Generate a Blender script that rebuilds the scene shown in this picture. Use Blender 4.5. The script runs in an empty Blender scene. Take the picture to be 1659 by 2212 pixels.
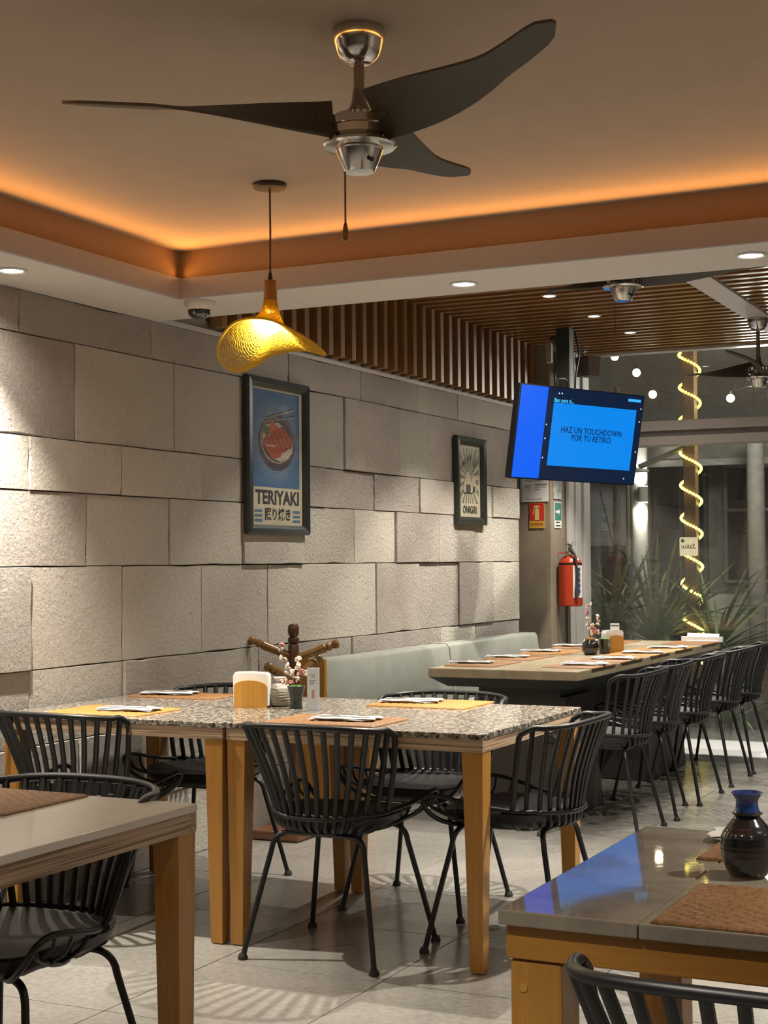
import bpy, bmesh, math, random
from mathutils import Vector, Matrix
random.seed(7)
SC = bpy.context.scene
COL = SC.collection
PI = math.pi

# ------------------------------------------------------------------ camera, world, exposure
cam_d = bpy.data.cameras.new('camera'); cam = bpy.data.objects.new('camera', cam_d); COL.objects.link(cam)
cam_d.sensor_fit = 'VERTICAL'; cam_d.sensor_height = 24.0; cam_d.lens = 3281.56 / 2212 * 24.0
yaw, pitch, roll = .453727, .0320052, -.0077480
_f = Vector((-math.sin(yaw) * math.cos(pitch), math.cos(yaw) * math.cos(pitch), math.sin(pitch)))
_r = Vector((math.cos(yaw), math.sin(yaw), 0)); _u = _r.cross(_f)
_r2 = _r * math.cos(roll) + _u * math.sin(roll); _u2 = -_r * math.sin(roll) + _u * math.cos(roll)
M = Matrix.Identity(4)
for i in range(3):
    M[i][0] = _r2[i]; M[i][1] = _u2[i]; M[i][2] = -_f[i]
M[0][3], M[1][3], M[2][3] = 0, 0, 1.295
cam.matrix_world = M
cam_d.clip_start = .05; cam_d.clip_end = 100
SC.camera = cam

W = bpy.data.worlds.new('night_sky'); SC.world = W; W.use_nodes = True
bg = W.node_tree.nodes['Background']; bg.inputs[0].default_value = (.03, .035, .05, 1); bg.inputs[1].default_value = .35
SC.view_settings.view_transform = 'Standard'; SC.view_settings.look = 'None'
SC.view_settings.gamma = 1.0; SC.view_settings.use_curve_mapping = False
SC.view_settings.exposure = 0.28
SC.cycles.max_bounces = 8; SC.cycles.diffuse_bounces = 4; SC.cycles.glossy_bounces = 4
SC.cycles.transparent_max_bounces = 12; SC.cycles.sample_clamp_indirect = 4.0; SC.cycles.sample_clamp_direct = 0
SC.cycles.caustics_reflective = False; SC.cycles.caustics_refractive = False
SC.cycles.use_denoising = True

DOWN_W = 24.0          # downlight flood watts
CORE_W = 150.0         # downlight narrow core watts
SLAT_W = 18.0          # slat-ceiling downlight watts
COVE_W = 1.45          # led strip watts per metre
DOWN_C = (1.0, .92, .80)
COVE_C = (1.0, .38, .07)

# ------------------------------------------------------------------ mesh helpers
class MB:
    def __init__(self): self.v = []; self.f = []
    def add(self, vs, fs):
        o = len(self.v); self.v += [tuple(x) for x in vs]; self.f += [tuple(i + o for i in q) for q in fs]; return self
    def box(self, x0, x1, y0, y1, z0, z1):
        v = [(x0, y0, z0), (x1, y0, z0), (x1, y1, z0), (x0, y1, z0), (x0, y0, z1), (x1, y0, z1), (x1, y1, z1), (x0, y1, z1)]
        return self.add(v, [(0, 3, 2, 1), (4, 5, 6, 7), (0, 1, 5, 4), (1, 2, 6, 5), (2, 3, 7, 6), (3, 0, 4, 7)])
    def bbox(self, x0, x1, y0, y1, z0, z1, b):
        bm = bmesh.new(); bmesh.ops.create_cube(bm, size=1)
        for q in bm.verts:
            q.co = Vector(((x0 + x1) / 2 + q.co.x * (x1 - x0), (y0 + y1) / 2 + q.co.y * (y1 - y0), (z0 + z1) / 2 + q.co.z * (z1 - z0)))
        bmesh.ops.bevel(bm, geom=bm.edges[:], offset=b, segments=2, profile=.5, affect='EDGES')
        return self.bm(bm)
    def bm(self, bm):
        bm.verts.ensure_lookup_table(); bm.verts.index_update()
        self.add([q.co for q in bm.verts], [[q.index for q in f.verts] for f in bm.faces]); bm.free(); return self
    def taper(self, c0, s0, c1, s1):      # box between two rectangles: centre (x,y,z) and half sizes
        v = []
        for (c, s) in ((c0, s0), (c1, s1)):
            v += [(c[0] - s[0], c[1] - s[1], c[2]), (c[0] + s[0], c[1] - s[1], c[2]), (c[0] + s[0], c[1] + s[1], c[2]), (c[0] - s[0], c[1] + s[1], c[2])]
        return self.add(v, [(0, 3, 2, 1), (4, 5, 6, 7), (0, 1, 5, 4), (1, 2, 6, 5), (2, 3, 7, 6), (3, 0, 4, 7)])
    def tube(self, path, r, n=8, cap=True, closed=False, flat=1.0):
        P = [Vector(p) for p in path]; m = len(P); up = Vector((0, 0, 1)); vs = []; prev = None
        for i in range(m):
            a = P[(i - 1) % m] if (closed or i > 0) else P[i]
            b = P[(i + 1) % m] if (closed or i < m - 1) else P[i]
            t = (b - a).normalized()
            if prev is None:
                ref = up if abs(t.z) < .9 else Vector((0, 1, 0))
                nrm = (ref - t * ref.dot(t)).normalized()
            else:
                nrm = prev - t * prev.dot(t)
                nrm = nrm.normalized() if nrm.length > 1e-6 else prev
            prev = nrm; bi = t.cross(nrm)
            rr = r[i] if isinstance(r, (list, tuple)) else r
            for k in range(n):
                a_ = 2 * PI * k / n
                vs.append(P[i] + nrm * (rr * math.cos(a_)) + bi * (rr * flat * math.sin(a_)))
        fs = []
        for i in range(m if closed else m - 1):
            j = (i + 1) % m
            for k in range(n):
                k2 = (k + 1) % n
                fs.append((i * n + k, i * n + k2, j * n + k2, j * n + k))
        if cap and not closed:
            fs.append(tuple(reversed(range(n)))); fs.append(tuple(range((m - 1) * n, m * n)))
        return self.add(vs, fs)
    def lathe(self, prof, c=(0, 0, 0), n=24, axis=None):
        vs = []; fs = []; m = len(prof)
        for (r, z) in prof:
            for k in range(n):
                a = 2 * PI * k / n; vs.append(Vector((max(r, 1e-4) * math.cos(a), max(r, 1e-4) * math.sin(a), z)))
        if axis is not None:
            q = Vector((0, 0, 1)).rotation_difference(Vector(axis).normalized()); vs = [q @ x for x in vs]
        vs = [x + Vector(c) for x in vs]
        for i in range(m - 1):
            for k in range(n):
                k2 = (k + 1) % n; fs.append((i * n + k, i * n + k2, (i + 1) * n + k2, (i + 1) * n + k))
        fs.append(tuple(reversed(range(n)))); fs.append(tuple(range((m - 1) * n, m * n)))
        return self.add(vs, fs)
    def sphere(self, c, r, u=10, v=6, sz=1.0):
        prof = [(r * math.sin(PI * i / v), -r * sz * math.cos(PI * i / v)) for i in range(v + 1)]
        return self.lathe(prof, c, u)
    def prism(self, poly, z0, z1, fn=lambda x, y, z: (x, y, z)):
        n = len(poly); v = [fn(x, y, z0) for x, y in poly] + [fn(x, y, z1) for x, y in poly]
        f = [tuple(reversed(range(n))), tuple(range(n, 2 * n))] + [(i, (i + 1) % n, n + (i + 1) % n, n + i) for i in range(n)]
        return self.add(v, f)
    def mesh(self, name, smooth=None):
        me = bpy.data.meshes.new(name); me.from_pydata(self.v, [], self.f); me.validate()
        bm = bmesh.new(); bm.from_mesh(me); bmesh.ops.recalc_face_normals(bm, faces=bm.faces[:]); bm.to_mesh(me); bm.free()
        if smooth is not None:
            me.polygons.foreach_set('use_smooth', [True] * len(me.polygons)); me.set_sharp_from_angle(angle=math.radians(smooth))
        me.update(); return me

def obj(name, mb, mat, parent=None, smooth=None, loc=None):
    me = mb if isinstance(mb, bpy.types.Mesh) else mb.mesh(name, smooth)
    if mat is not None and not me.materials: me.materials.append(mat)
    o = bpy.data.objects.new(name, me); COL.objects.link(o)
    if parent is not None: o.parent = parent
    if loc is not None: o.location = loc
    return o
def tag(o, label=None, cat=None, group=None, kind=None):
    if label: o['label'] = label
    if cat: o['category'] = cat
    if group: o['group'] = group
    if kind: o['kind'] = kind
    return o
def thing(name, label, cat, loc=(0, 0, 0), rz=0, group=None):
    o = bpy.data.objects.new(name, None); COL.objects.link(o); o.location = loc; o.rotation_euler = (0, 0, rz)
    o.empty_display_size = .05
    return tag(o, label, cat, group)
def struct(name, mb, mat, smooth=None, label=None):
    o = obj(name, mb, mat, None, smooth); o['kind'] = 'structure'
    if label: o['label'] = label
    return o
def copy_tree(o, parent=None):
    c = o.copy(); COL.objects.link(c)
    if parent is not None: c.parent = parent
    for ch in o.children: copy_tree(ch, c)
    return c
def smooth_path(pts, sub=4, closed=False):
    P = [Vector(p) for p in pts]; n = len(P); out = []
    segs = n if closed else n - 1
    for i in range(segs):
        p0 = P[(i - 1) % n] if (closed or i > 0) else P[i]; p1 = P[i]; p2 = P[(i + 1) % n]
        p3 = P[(i + 2) % n] if (closed or i < n - 2) else P[(i + 1) % n]
        for k in range(sub):
            t = k / sub; t2 = t * t; t3 = t2 * t
            out.append(.5 * ((2 * p1) + (-p0 + p2) * t + (2 * p0 - 5 * p1 + 4 * p2 - p3) * t2 + (-p0 + 3 * p1 - 3 * p2 + p3) * t3))
    if not closed: out.append(P[-1])
    return out

# ------------------------------------------------------------------ material helpers
class MT:
    def __init__(self, name):
        self.m = bpy.data.materials.new(name); self.m.use_nodes = True; self.nt = self.m.node_tree
        self.b = self.nt.nodes['Principled BSDF']; self.out = self.nt.nodes['Material Output']
    def n(self, t, **k):
        x = self.nt.nodes.new(t)
        for a, v in k.items(): setattr(x, a, v)
        return x
    def l(self, a, b): self.nt.links.new(a, b)
    def pos(self, kind='Object', scale=(1, 1, 1), rot=(0, 0, 0)):
        if kind == 'World': s = self.n('ShaderNodeNewGeometry').outputs['Position']
        else: s = self.n('ShaderNodeTexCoord').outputs[kind]
        mp = self.n('ShaderNodeMapping'); mp.inputs['Scale'].default_value = scale; mp.inputs['Rotation'].default_value = rot
        self.l(s, mp.inputs['Vector']); return mp.outputs[0]
    def noise(self, vec, scale, detail=4, rough=.55, dist=0):
        x = self.n('ShaderNodeTexNoise'); x.inputs['Scale'].default_value = scale; x.inputs['Detail'].default_value = detail
        x.inputs['Roughness'].default_value = rough; x.inputs['Distortion'].default_value = dist
        if vec is not None: self.l(vec, x.inputs['Vector'])
        return x.outputs['Fac']
    def voro(self, vec, scale, feature='F1', out='Distance'):
        x = self.n('ShaderNodeTexVoronoi'); x.feature = feature; x.inputs['Scale'].default_value = scale; self.l(vec, x.inputs['Vector']); return x.outputs[out]
    def ramp(self, fac, stops, interp='LINEAR'):
        x = self.n('ShaderNodeValToRGB'); x.color_ramp.interpolation = interp; e = x.color_ramp.elements
        while len(e) < len(stops): e.new(.5)
        for i, (p, c) in enumerate(stops):
            e[i].position = p; e[i].color = tuple(c) + (1,) if len(c) == 3 else c
        self.l(fac, x.inputs[0]); return x.outputs[0]
    def mix(self, fac, a, b, mode='MIX'):
        x = self.n('ShaderNodeMix'); x.data_type = 'RGBA'; x.blend_type = mode
        for s, v in ((x.inputs[0], fac), (x.inputs[6], a), (x.inputs[7], b)):
            if isinstance(v, (int, float)): s.default_value = v
            elif isinstance(v, tuple): s.default_value = v + (1,) if len(v) == 3 else v
            else: self.l(v, s)
        return x.outputs[2]
    def math(self, op, a, b=None):
        x = self.n('ShaderNodeMath'); x.operation = op
        for s, v in ((x.inputs[0], a), (x.inputs[1], b)):
            if v is None: continue
            if isinstance(v, (int, float)): s.default_value = v
            else: self.l(v, s)
        return x.outputs[0]
    def bump(self, h, strength=.3, dist=.01):
        x = self.n('ShaderNodeBump'); x.inputs['Distance'].default_value = dist
        if isinstance(strength, (int, float)): x.inputs['Strength'].default_value = strength
        else: self.l(strength, x.inputs['Strength'])
        self.l(h, x.inputs['Height']); self.l(x.outputs[0], self.b.inputs['Normal']); return x
    def base(self, c):
        if isinstance(c, tuple): self.b.inputs['Base Color'].default_value = c + (1,)
        else: self.l(c, self.b.inputs['Base Color'])
        return self
    def set(self, rough=None, metal=None, **k):
        if rough is not None:
            if isinstance(rough, (int, float)): self.b.inputs['Roughness'].default_value = rough
            else: self.l(rough, self.b.inputs['Roughness'])
        if metal is not None: self.b.inputs['Metallic'].default_value = metal
        for a, v in k.items(): self.b.inputs[a.replace('_', ' ')].default_value = v
        return self
def plain(name, c, rough=.5, metal=0, var=.08, nscale=30, bump=0, coat=0):
    t = MT(name); v = t.noise(t.pos('Object'), nscale, 3)
    d = tuple(max(0, x * (1 - var)) for x in c); l_ = tuple(min(1, x * (1 + var)) for x in c)
    t.base(t.ramp(v, [(.3, d), (.7, l_)])).set(rough, metal)
    if bump: t.bump(v, bump, .002)
    if coat: t.b.inputs['Coat Weight'].default_value = coat; t.b.inputs['Coat Roughness'].default_value = .08
    return t.m
def emit(name, c, s):
    t = MT(name); t.base((0, 0, 0)).set(.4); t.b.inputs['Emission Color'].default_value = c + (1,); t.b.inputs['Emission Strength'].default_value = s
    return t.m
def wood(name, c0, c1, grain=(1, 1, .06), scale=40, rough=.42, bump=.12, wave=False):
    t = MT(name); v = t.pos('Object', grain)
    g = t.noise(v, scale, 6, .6, .6); big = t.noise(v, scale * .22, 2)
    col = t.mix(t.math('MULTIPLY', big, .5), t.ramp(g, [(.32, c0), (.68, c1)]), tuple(x * .7 for x in c0))
    t.base(col).set(rough); t.bump(g, bump, .002); return t.m

# stone wall blocks
t = MT('quarried_stone'); P = t.pos('World')
rnd = t.n('ShaderNodeObjectInfo').outputs['Random']
tone = t.ramp(rnd, [(0, (.27, .235, .21)), (.2, (.42, .395, .35)), (.4, (.53, .505, .445)), (.62, (.335, .295, .275)), (.8, (.45, .43, .39)), (1, (.58, .545, .475))])
patch = t.noise(P, 3.2, 5, .6, .4); fine = t.noise(P, 55, 6, .65); pits = t.noise(P, 22, 4, .7, 1.2)
col = t.mix(t.ramp(patch, [(.35, (0, 0, 0)), (.7, (1, 1, 1))]), tone, t.mix(.35, tone, (.60, .55, .47)))
col = t.mix(t.ramp(pits, [(.60, (0, 0, 0)), (.72, (.45, .45, .45))]), col, (.20, .165, .135))
col = t.mix(.20, col, t.ramp(fine, [(.3, (.25, .22, .19)), (.7, (.58, .54, .47))]))
t.base(col).set(.85, Specular_IOR_Level=.25)
mus = t.noise(P, 58, 6, .70, .25)
hgt = t.math('ADD', t.math('MULTIPLY', mus, 1.0), t.math('MULTIPLY', fine, .45))
t.bump(hgt, t.math('ADD', t.math('MULTIPLY', rnd, .5), .42), .030); M_STONE = t.m; t.b.inputs['Specular IOR Level'].default_value = .25
M_MORTAR = plain('stone_joint_backing', (.15, .125, .105), .95)
M_WHITE = plain('white_ceiling_paint', (.62, .585, .55), .75, var=.02, nscale=60, bump=.05)
M_SOFFIT_FACE = plain('fascia_paint', (.31, .30, .325), .75, var=.02, nscale=60)
M_BAND = plain('cove_band_paint', (.26, .165, .10), .75, var=.03, nscale=50)
M_CEIL = plain('coffer_paint', (.36, .305, .25), .8, var=.03, nscale=9, bump=.05)
M_SLAT = wood('slat_wood', (.24, .115, .040), (.37, .19, .072), (1, 1, .05), 45, .38)
M_SLATC = wood('ceiling_slat_wood', (.24, .115, .040), (.37, .19, .072), (.05, 1, 1), 45, .30)
M_SLATB = plain('slat_backing', (.085, .040, .014), .6)
# floor tile
t = MT('porcelain_tile'); P = t.pos('World'); a = t.noise(P, 2.2, 6, .6, .5); b = t.noise(P, 45, 4, .6)
rnd = t.n('ShaderNodeObjectInfo').outputs['Random']
col = t.ramp(a, [(.3, (.155, .145, .128)), (.7, (.235, .221, .196))])
col = t.mix(.12, col, t.ramp(b, [(.3, (.1, .1, .1)), (.7, (.7, .7, .7))]))
col = t.mix(t.math('MULTIPLY', rnd, .12), col, (.26, .24, .215))
t.base(col).set(t.math('ADD', t.math('MULTIPLY', a, .16), .13), Specular_IOR_Level=.5); t.bump(b, .04, .002); M_TILE = t.m
M_GROUT = plain('tile_grout', (.06, .055, .05), .9)
M_THRESH = plain('white_threshold_stone', (.52, .52, .53), .5, var=.04)
# granite
t = MT('granite_top'); P = t.pos('Object'); n1 = t.noise(P, 64, 3, .6, .7); n2 = t.noise(P, 150, 2, .5); n3 = t.noise(P, 28, 2, .5)
col = t.ramp(n1, [(.42, (.022, .019, .016)), (.485, (.13, .112, .094)), (.55, (.30, .27, .23)), (.66, (.50, .46, .39))])
col = t.mix(t.ramp(n2, [(.55, (0, 0, 0)), (.62, (.8, .8, .8))]), col, (.05, .045, .04))
col = t.mix(t.ramp(n3, [(.5, (0, 0, 0)), (.7, (.5, .5, .5))]), col, (.30, .25, .19))
t.base(col).set(.14, Specular_IOR_Level=.55); M_GRAN = t.m
# travertine
def travertine(name, a0, a1, rough):
    t = MT(name); P = t.pos('Object'); n1 = t.noise(P, 9, 6, .6, .6); n2 = t.noise(P, 48, 4, .7, .5)
    col = t.ramp(n1, [(.3, a0), (.7, a1)]); col = t.mix(t.ramp(n2, [(.66, (0, 0, 0)), (.74, (.8, .8, .8))]), col, (.10, .06, .03))
    t.base(col).set(rough, Specular_IOR_Level=.6); t.bump(n2, .03, .001); return t.m
M_TRAV = travertine('polished_travertine', (.21, .185, .145), (.31, .275, .22), .025)
M_TRAVE = travertine('honed_travertine', (.26, .215, .14), (.37, .31, .205), .26)
M_QUARTZ = plain('white_quartz', (.62, .585, .53), .08, var=.02)
M_OAK = wood('orange_oak_leg', (.36, .165, .028), (.50, .245, .045), (1, 1, .05), 60, .38, .05)
M_OAKD = wood('orange_oak_board', (.36, .155, .022), (.50, .235, .040), (.06, 1, 1), 60, .38, .05)
def veneer(name, gr):
    t = MT(name); v = t.pos('Object', gr); g = t.noise(v, 170, 3, .55, .15)
    t.base(t.ramp(g, [(.38, (.17, .105, .06)), (.5, (.37, .26, .165)), (.66, (.48, .36, .24))])).set(.5); t.bump(g, .1, .002); return t.m
M_VENX = veneer('striped_veneer_x', (.012, 1, 1)); M_VENY = veneer('striped_veneer_y', (1, .012, 1))
M_BLACK = plain('black_powder_coat', (.006, .0068, .008), .42, var=.2)
M_SHELL = plain('black_seat_plastic', (.005, .0055, .0065), .50, var=.2)
M_RUBBER = plain('dark_rubber', (.02, .018, .016), .8)
M_CHROME = plain('polished_nickel', (.62, .60, .57), .16, 1.0, var=.03)
M_BLADE = plain('dark_bronze_blade', (.04, .039, .031), .55, var=.1)
M_FRAME = plain('ebony_frame', (.016, .019, .016), .35, var=.2)
M_DARKSTEEL = plain('dark_grey_steel', (.040, .043, .038), .5, var=.1)
M_PEDESTAL = plain('dark_pedestal_laminate', (.055, .05, .045), .55, var=.1)
M_LEATHER = plain('sage_grey_vinyl', (.25, .262, .235), .38, var=.08, nscale=8, bump=.05)
M_BENCHW = plain('pale_bench_base', (.38, .37, .34), .6)
M_MAT = None
def rattan(name, c0, c1):
    t = MT(name); P = t.pos('Object'); g = t.noise(P, 140, 3, .6, .3); h = t.noise(P, 16, 3)
    t.base(t.mix(t.math('MULTIPLY', h, .45), t.ramp(g, [(.32, c0), (.7, c1)]), tuple(x * .55 for x in c0))).set(.6); t.bump(g, .35, .002); return t.m
M_RAT = rattan('woven_rattan', (.13, .055, .016), (.33, .165, .055))
M_RATO = rattan('honey_rattan', (.24, .105, .018), (.45, .225, .045))
M_NAPKIN = plain('white_paper_napkin', (.74, .73, .71), .85, var=.03, nscale=50, bump=.15)
M_STEEL = plain('cutlery_steel', (.42, .41, .40), .28, 1.0)
M_ALU = plain('light_aluminium', (.46, .445, .43), .45, 0, var=.03)
M_CONC = MT('smooth_concrete'); 
_p = M_CONC.pos('World'); _n = M_CONC.noise(_p, 3, 6, .65, .4)
M_CONC.base(M_CONC.ramp(_n, [(.3, (.165, .135, .095)), (.7, (.25, .212, .155))])).set(.85); M_CONC.bump(M_CONC.noise(_p, 40, 4), .15, .004); M_CONC = M_CONC.m
M_TURNED = wood('turned_walnut', (.060, .024, .014), (.12, .05, .026), (1, 1, .1), 30, .22, .03)
M_PEG = wood('turned_oak_peg', (.17, .085, .022), (.29, .155, .045), (1, 1, 1), 30, .25, .03)
M_BAMBOO = wood('bamboo_ply', (.42, .20, .03), (.56, .29, .055), (1, 1, .04), 70, .4, .03)
M_GREEN = plain('dark_green_glaze', (.012, .022, .018), .12, coat=.5)
M_MOSS = plain('green_moss', (.10, .21, .05), .9, nscale=120, var=.4, bump=.4)
M_PETAL = plain('cream_blossom', (.68, .61, .50), .7, var=.08); M_PINK = plain('pink_blossom', (.55, .22, .22), .7, var=.2)
M_TWIG = plain('brown_twig', (.13, .055, .035), .7)
M_INK = plain('black_ink', (.012, .011, .011), .8)
M_PAPER = plain('white_card', (.66, .65, .66), .6, var=.02)
M_RED = plain('red_enamel', (.36, .034, .010), .30, var=.08); M_SIGNRED = plain('sign_red', (.48, .025, .015), .5, var=.03)
M_YEL = plain('sign_yellow', (.55, .30, .035), .5); M_SIGNGREEN = plain('sign_green', (.03, .17, .14), .5)

def text_mb(s, size, fn, depth=.0006, align='CENTER', shear=0, sx=1.0, bold=0):
    cu = bpy.data.curves.new('text_curve', 'FONT'); cu.body = s; cu.size = size; cu.align_x = align; cu.align_y = 'CENTER'
    cu.extrude = depth; cu.shear = shear; cu.resolution_u = 2; cu.offset = bold
    o = bpy.data.objects.new('text_tmp', cu); COL.objects.link(o)
    dg = bpy.context.evaluated_depsgraph_get(); me = bpy.data.meshes.new_from_object(o.evaluated_get(dg))
    mb = MB(); mb.add([fn(v.co.x * sx, v.co.y, v.co.z + depth) for v in me.vertices], [tuple(p.vertices) for p in me.polygons])
    bpy.data.objects.remove(o); bpy.data.curves.remove(cu); bpy.data.meshes.remove(me)
    return mb

def spot(name, loc, watts, angle, color, parent=None, target=(0, 0, -1), blend=.5, size=.03):
    l = bpy.data.lights.new(name, 'SPOT'); l.energy = watts; l.spot_size = math.radians(angle); l.spot_blend = blend; l.color = color; l.shadow_soft_size = size
    o = bpy.data.objects.new(name, l); COL.objects.link(o); o.location = loc
    o.rotation_euler = Vector(target).to_track_quat('-Z', 'Y').to_euler()
    if parent: o.parent = parent
    return o

# ================================================================== SETTING
XW = -3.75; ZS = 2.335; ZC = 2.525; XR = 3.0; YN = -2.6; YG = 10.72; ZSL = 2.795
# floor with tiles
fl = struct('floor', MB().box(XW - .3, XR + .1, YN - .1, YG - .02, -.08, -.006), M_GROUT)
tile = MB().bbox(-.2972, .2972, -.2982, .2982, -.03, 0, .0012).mesh('tile')
tile.materials.append(M_TILE)
x = -2.085 - .598 * 3 + .299
while x < XR:
    y = 4.23 - .6 * 11 + .3
    while y < 9.6:
        obj('tile', tile, None, fl, loc=(x, y, 0)); y += .6
    x += .598
MBt = MB().box(XW, XR, 9.93, YG + .06, -.03, .004)
struct('trim_1', MBt, M_THRESH, label='white stone threshold along the glass')

# stone wall
wl = struct('wall_left', MB().box(XW - .2, XW - .014, YN, 9.80, 0, ZS - .005), M_MORTAR)
def stone(y0, y1, z0, z1, rough=1.0):
    g = .0012; y0 += g; y1 -= g; z0 += g; z1 -= g
    out = random.choice((0, .002, .004, .008, .014)) + random.uniform(0, .004); n = 5; per = []
    for i in range(n): per.append((y0 + (y1 - y0) * i / n, z0))
    for i in range(n): per.append((y1, z0 + (z1 - z0) * i / n))
    for i in range(n): per.append((y1 - (y1 - y0) * i / n, z1))
    for i in range(n): per.append((y0, z1 - (z1 - z0) * i / n))
    N = len(per); cy, cz = (y0 + y1) / 2, (z0 + z1) / 2; vs = []
    jit = [random.uniform(0, .002 if random.random() > .14 else .008) * rough for _ in per]
    for (yy, zz) in per: vs.append((XW - .04, yy, zz))
    for (yy, zz), j in zip(per, jit):
        d = Vector((cy - yy, cz - zz)).normalized(); vs.append((XW - .002 + out * .8, yy + d.x * j, zz + d.y * j))
    for (yy, zz), j in zip(per, jit):
        d = Vector((cy - yy, cz - zz)); L = d.length; d /= L; s = .002 + j * 1.3
        vs.append((XW + out, yy + d.x * s, zz + d.y * s))
    vs.append((XW + out + random.uniform(0, .004), cy, cz)); fs = []
    for r_ in range(2):
        for i in range(N):
            k = (i + 1) % N; fs.append((r_ * N + i, r_ * N + k, (r_ + 1) * N + k, (r_ + 1) * N + i))
    for i in range(N): fs.append((2 * N + i, 2 * N + (i + 1) % N, 3 * N))
    obj('stone', MB().add(vs, fs), M_STONE, wl)
courses = [(2.171, ZS, [2.6, 3.5, 4.544, 5.413, 6.608, 7.40, 8.15, 8.752, 9.785]),
           (1.781, 2.171, [2.6, 3.3, 4.05, 4.887, 5.586, 6.25, 7.193, 7.76, 7.895, 8.295, 8.879, 9.785]),
           (1.574, 1.781, [2.6, 3.2, 3.9, 4.598, 5.19, 5.798, 6.381, 6.984, 7.559, 8.15, 8.745, 9.301, 9.785]),
           (1.282, 1.574, [2.6, 3.6, 4.2, 4.958, 5.547, 6.145, 6.741, 7.317, 7.821, 8.418, 8.985, 9.785]),
           (.888, 1.282, [2.6, 3.4, 4.0, 4.603, 5.2, 5.801, 6.39, 7.571, 8.137, 8.73, 9.301, 9.785]),
           (.60, .888, [2.6, 3.5, 4.603, 5.2, 5.5, 6.302, 7.273, 8.446, 9.008, 9.785]),
           (.30, .60, [2.6, 3.3, 4.2, 4.9, 5.45, 6.1, 6.7, 7.6, 8.5, 9.785]),
           (0, .30, [2.6, 3.6, 4.5, 5.25, 5.9, 6.5, 7.3, 8.3, 9.2, 9.785])]
for z0, z1, js in courses:
    for a, b in zip(js[:-1], js[1:]): stone(a, b, z0, z1)
# white ledge and wall above it behind the slats
struct('trim_2', MB().box(XW - .2, XW + .006, 5.44, 9.80, ZS, ZS + .022), M_WHITE, label='white ledge capping the stone wall')
wu = struct('wall_upper_left', MB().box(XW - .2, XW - .035, 5.44, YG, ZS + .02, ZSL + .1), M_WHITE)
obj('slat_backing', MB().box(XW - .034, XW - .02, 5.90, YG - .02, 2.405, ZSL + .04), M_SLATB, wu)
# slats
cs = struct('ceiling_slatted', MB().box(XW, XR, 5.45, YG + .02, ZSL + .05, ZSL + .10), M_SLATB)
sw = MB().bbox(XW - .02, XW + .05, -.0225, .0225, 2.372, ZSL + .04, .002).mesh('slat'); sw.materials.append(M_SLAT)
sc_ = MB().bbox(XW + .02, -2.115, -.0225, .0225, ZSL, ZSL + .05, .002).mesh('ceiling_slat'); sc_.materials.append(M_SLATC)
sc2 = MB().bbox(-1.945, XR, -.0225, .0225, ZSL, ZSL + .05, .002).mesh('ceiling_slat'); sc2.materials.append(M_SLATC)
y = 8.02 - .1305 * 16
while y < YG - .05:
    obj('slat', sw, None, wu, loc=(0, y, 0)); obj('slat', sc_, None, cs, loc=(0, y, 0)); obj('slat', sc2, None, cs, loc=(0, y, 0)); y += .1305
obj('flat_panel', MB().box(-2.105, -1.955, 5.5, YG - .01, ZSL - .006, ZSL + .05), M_WHITE, cs)

# coffer ceiling
XI = -3.332; YI = 5.012; XI2 = .19; YI2 = 1.20
ce = struct('ceiling', MB().box(XI - .1, XI2 + .1, YI2 - .1, YI + .1, ZC, ZC + .08), M_CEIL)
so = MB()
so.box(XW - .2, XI, YN, YG * 0 + 5.447, ZS, ZS + .076); so.box(XI, XR, YI, 5.447, ZS, ZS + .076)
so.box(XI2, XR, YN, YI, ZS, ZS + .076); so.box(XI, XI2, YN, YI2, ZS, ZS + .076)
struct('ceiling_soffit', so, M_WHITE)
# fascia skins, mitred round the opening (lower pale band, upper tan band)
def ring(x0, x1, y0, y1, z0, z1, th):
    m = MB(); m.box(x0 - th, x0, y0 - th, y1 + th, z0, z1).box(x1, x1 + th, y0 - th, y1 + th, z0, z1)
    m.box(x0, x1, y0 - th, y0, z0, z1).box(x0, x1, y1, y1 + th, z0, z1); return m
struct('trim_3', ring(XI + .004, XI2 - .004, YI2 + .004, YI - .004, ZS - .001, ZS + .078, .02), M_SOFFIT_FACE, label='pale lower fascia band of the ceiling recess')
struct('trim_4', ring(XI - .016, XI2 + .016, YI2 - .016, YI + .016, ZS + .078, ZC, .02), M_BAND, label='tan upper fascia band of the ceiling recess')
struct('ceiling_beam_side', MB().box(XW - .2, XR, 5.40, 5.449, ZS + .076, ZSL + .1), M_WHITE)
# led strips lying on the lip
strip_m = emit('led_strip_lens', (1, .5, .12), 2.0)
def cove(loc, length, axis, inward):
    l = bpy.data.lights.new('cove_light', 'AREA'); l.shape = 'RECTANGLE'; l.size = length; l.size_y = .008; l.energy = COVE_W * length; l.color = COVE_C; l.spread = math.radians(112)
    o = bpy.data.objects.new('cove_light', l); COL.objects.link(o); o.location = loc
    d = (Vector((0, 0, 1)) + Vector(inward) * 1.7).normalized()
    xx = Vector(axis); zz = -d; yy = zz.cross(xx).normalized(); xx = yy.cross(zz)
    o.rotation_euler = Matrix((xx, yy, zz)).transposed().to_euler()
    return o
cove((XI - .004, (YI + YI2) / 2, ZS + .084), YI - YI2, (0, 1, 0), (1, 0, 0))
cove(((XI + XI2) / 2, YI + .004, ZS + .084), XI2 - XI, (1, 0, 0), (0, -1, 0))
cove((XI2 + .004, (YI + YI2) / 2, ZS + .084), YI - YI2, (0, 1, 0), (-1, 0, 0))
cove(((XI + XI2) / 2, YI2 - .004, ZS + .084), XI2 - XI, (1, 0, 0), (0, 1, 0))
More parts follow.
